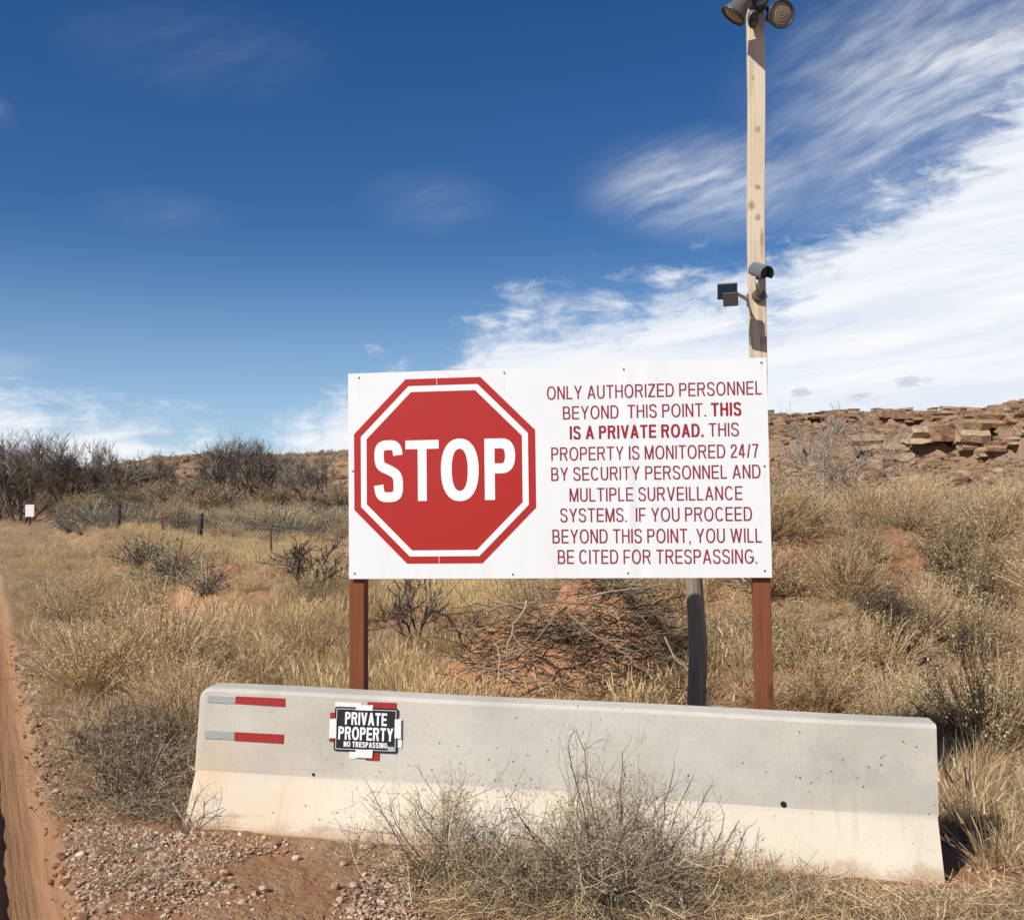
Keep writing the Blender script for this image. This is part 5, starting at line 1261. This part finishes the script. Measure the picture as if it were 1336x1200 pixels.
for k in range(44):
    px = -20+500*(k+.5*rs.rand())/44; row = k % 3; dep = (58, 68, 80)[row]+rs.rand()*6
    yt = 620+rs.rand()*22 - (6 if 200 < px < 300 else 0) + row*-2
    lb = ('tan bare thicket bush in the front row of the tree belt', 'tan bare thicket bush in the middle row of the tree belt', 'bare thicket bush in the rear row under the mesa')[row]
    tp('thicket_bush', thick[rs.randint(5)], px, yt, dep, lb, 'shrub', ('front row of the thicket', 'middle row of the thicket', 'rear row of the thicket')[row], sxy=1.35, names=('stems', 'twigs'))

# ---------------------------------------------------------------- boulders on the mesa slope, blocks along its ledge
bld = [rock_mesh('boulder', 600+i, M['boulder'], .62, .75, 2) for i in range(6)]
rs = np.random.RandomState(41)
def mp(u, t): X, Y, Z = mesa_pt(np.array([u]), np.array([t])); return float(X[0]), float(Y[0]), float(Z[0])
def boulder(u, t, s, lb, grp, sc3, rz=None, dz=0.):
    X, Y, Z = mp(u, t); o = bpy.data.objects.new('boulder', bld[rs.randint(6)]); COL.objects.link(o); o.location = (X, Y, Z+dz*s)
    o.scale = tuple(s*k for k in sc3); o.rotation_euler = (rs.normal()*.12, rs.normal()*.12, rs.rand()*6.283 if rz is None else rz); tag(o, lb, 'rock', grp)
for k in range(130):
    u = .245+rs.rand()*.27; t = .03+.37*rs.rand(); boulder(u, t, .6+1.5*rs.rand()**2.2, 'sandstone boulder fallen on the lower slope of the mesa', 'boulders on the lower mesa slope', (1.2, 1, 1))
for k in range(80):
    u = .245+rs.rand()*.27; t = .03+.37*rs.rand()**1.5; boulder(u, t, .3+.7*rs.rand()**2, 'smaller sandstone rock on the lower slope of the mesa', 'small rocks on the lower mesa slope', (1.2, 1, 1))
def block_mesh(i):
    import bmesh
    r2 = np.random.RandomState(900+i); bm = bmesh.new(); bmesh.ops.create_cube(bm, size=2); bmesh.ops.subdivide_edges(bm, edges=bm.edges[:], cuts=2, use_grid_fill=True)
    for v in bm.verts:
        lay = round((v.co.z+1)*1.5); v.co.x *= 1+.10*math.sin(lay*2.1+i); v.co.y *= 1+.16*math.sin(lay*3.3+i*2); v.co += Vector(r2.normal(size=3)*.07)
    me = bpy.data.meshes.new('rock_block'); bm.to_mesh(me); bm.free(); me.materials.append(M['boulder']); return me
blk = [block_mesh(i) for i in range(6)]
def ledge(u0, u1, t, hgt, lb, grp, gap=.12, dzf=.3, seed=0):
    r2 = np.random.RandomState(seed); u = u0
    while u < u1:
        X, Y, Z = mp(u, t); wd = hgt*(1.2+1.6*r2.rand()**2); hh = hgt*(.75+.5*r2.rand())
        if r2.rand() > gap:
            o = bpy.data.objects.new('rock_block', blk[r2.randint(6)]); COL.objects.link(o); o.location = (X, Y-.2*hgt, Z+hh*dzf); o.scale = (wd*.52, hgt*.9, hh*.5)
            o.rotation_euler = (r2.normal()*.05, r2.normal()*.05, r2.normal()*.12-.3*u); tag(o, lb, 'rock', grp)
        u += wd*1.04/Y
ledge(.312, .445, .408, 3.1, 'pale sandstone block in the long ledge across the mesa', 'blocks of the pale ledge', .08, .45, 1)
ledge(.440, .53, .392, 1.5, 'red-brown slab in the low ledge at the mesa\'s right', 'slabs of the lower right ledge', .1, .4, 2)
ledge(.440, .53, .455, 2.2, 'red-brown block in the stepped ledge at the mesa\'s right', 'blocks of the right ledge', .12, .4, 3)
ledge(.240, .53, .662, 1.3, 'thin sandstone slab in the upper ledge of the mesa', 'slabs of the upper ledge', .18, .4, 4)
ledge(.240, .53, .932, 1.1, 'dark capping slab along the rim of the mesa', 'slabs of the rim', .25, .4, 5)
0 and ledge(-.36, -.15, .925, 2.0, 'capping rock along the far rim of the mesa left of the sign', 'far rim blocks', .15, .3, 6)
for k in range(0):
    u = .318+.122*k/25+rs.normal()*.0006; boulder(u, .435, 1.2+.6*rs.rand(), 'pale sandstone block in the ledge across the mesa', 'blocks of the pale ledge', (1.7, .9, 1.25), rs.normal()*.1)
for k in range(10):
    u = .245+.27*rs.rand(); boulder(u, .665+rs.normal()*.01, .5+.6*rs.rand(), 'sandstone block on the upper ledge of the mesa', 'blocks of the upper ledge', (1.5, 1, .8))
for k in range(40):
    u = .245+.27*rs.rand() if k < 18 else .46+.05*rs.rand(); boulder(u, .985+rs.normal()*.01, .5+.8*rs.rand()*(1.3 if k > 18 else .7), 'rock lying along the skyline rim of the mesa', 'rocks along the mesa rim', (1.3, 1, .8), dz=.25)
boulder(.4425, .995, 2.3, 'large rounded rock crowning the mesa at the right', None, (1.3, 1, .7), 0., .4)

n_ = 5200; rs = np.random.RandomState(45); U = np.where(rs.rand(n_) < .72, .24+rs.rand(n_)*.29, -.45+rs.rand(n_)*.32); T = np.where(rs.rand(n_) < .6, .02+.4*rs.rand(n_), .44+.55*rs.rand(n_))
X, Y, Z = mesa_pt(U, T); q = (.18+.55*rs.rand(n_)**3)*(Y/200)
S['talus'] = source_collection('talus_rock', bld); scatter('talus', S['talus'], np.stack([X, Y, Z], 1), np.stack([rs.normal(size=n_)*.3, rs.normal(size=n_)*.3, rs.rand(n_)*6.28], 1), np.stack([q*1.3, q, q], 1), rs.randint(0, 6, n_), label='broken sandstone rubble strewn over the mesa slopes', cat='rubble')
U = np.where(rs.rand(3000) < .6, .24+rs.rand(3000)*.29, -.45+rs.rand(3000)*.32); T = .0+1.0*rs.rand(3000); X, Y, Z = mesa_pt(U, T); q = (.5+.8*rs.rand(3000))*(Y/200)
scatter('mesa_scrub', S['scrub'], np.stack([X, Y, Z-.1], 1), np.stack([U*0, U*0, U*900], 1), np.stack([q, q, q*.7], 1), rs.randint(0, 4, 3000), label='dark scrub dotted over the mesa slopes', cat='scrub')
# ---------------------------------------------------------------- stones one can pick out
rs = np.random.RandomState(51); bigp = [rock_mesh('stone', 700+i, M['pebble'], .6, .35, 2) for i in range(5)]
sp_ = [(357, 1104, 9, 'purple-grey stone on the gravel before the barrier\'s left half')]
def stone(px, py, rpx, lb, grp=None):
    g = gp(px, py); o = bpy.data.objects.new('stone', bigp[rs.randint(5)]); COL.objects.link(o); s = rpx/F*g.y; o.location = (g.x, g.y, g.z+s*.25); o.scale = (s, s, s)
    o.rotation_euler = (rs.normal()*.2, rs.normal()*.2, rs.rand()*6.3); tag(o, lb, 'stone', grp)
stone(*sp_[0])
for k in range(36):
    stone(100+rs.rand()*420, 1105+rs.rand()*90, 4.5+4*rs.rand(), 'pale angular stone on the gravel before the barrier', 'larger stones before the barrier')
for k in range(16):
    t = rs.rand(); y = 4.6+t*5; x = road_edge(y)+.08+rs.rand()*.25; px, py = proj(x, y, hz(x, y)); stone(px, py, 4+3*rs.rand(), 'pale stone beside the wheel track', 'stones beside the wheel track')
clods = [rock_mesh('dirt_clod', 720+i, M['clod'], .7, .6, 1) for i in range(4)]
for k in range(190):
    y = 4.4+rs.rand()**1.3*9; x = road_edge(y)+.03+rs.normal()*.035; s_ = (.007+.02*rs.rand()**2.5); o = bpy.data.objects.new('dirt_clod', clods[k % 4]); COL.objects.link(o)
    o.location = (x, y, hz(x, y)+s_*.2); o.scale = (s_*1.2, s_*1.5, s_); o.rotation_euler = (rs.normal()*.3, rs.normal()*.3, rs.rand()*6.3)
    tag(o, 'clod of red-brown earth crumbled along the right rim of the wheel track', 'clod', 'earth clods along the wheel track')
stone(1192, 1165, 7, 'pale stone before the barrier\'s right end'); stone(1217, 1160, 5, 'small stone at the barrier\'s lower right corner')
# scrap of white litter
g = gp(130, 800); mb = MB(); rs = np.random.RandomState(2); V = [(i*.045-.13+rs.normal()*.01, j*.05-.06+rs.normal()*.01, .03+abs(rs.normal())*.035) for j in range(4) for i in range(7)]
mb.add(V, [(j*7+i, j*7+i+1, j*7+i+8, j*7+i+7) for j in range(3) for i in range(6)]); o = mb.build('plastic_scrap', M['tapewhite']); o.location = g; tag(o, 'crumpled white plastic scrap in the grass near the road', 'litter')
so_ = o.modifiers.new('s', 'SOLIDIFY'); so_.thickness = .002
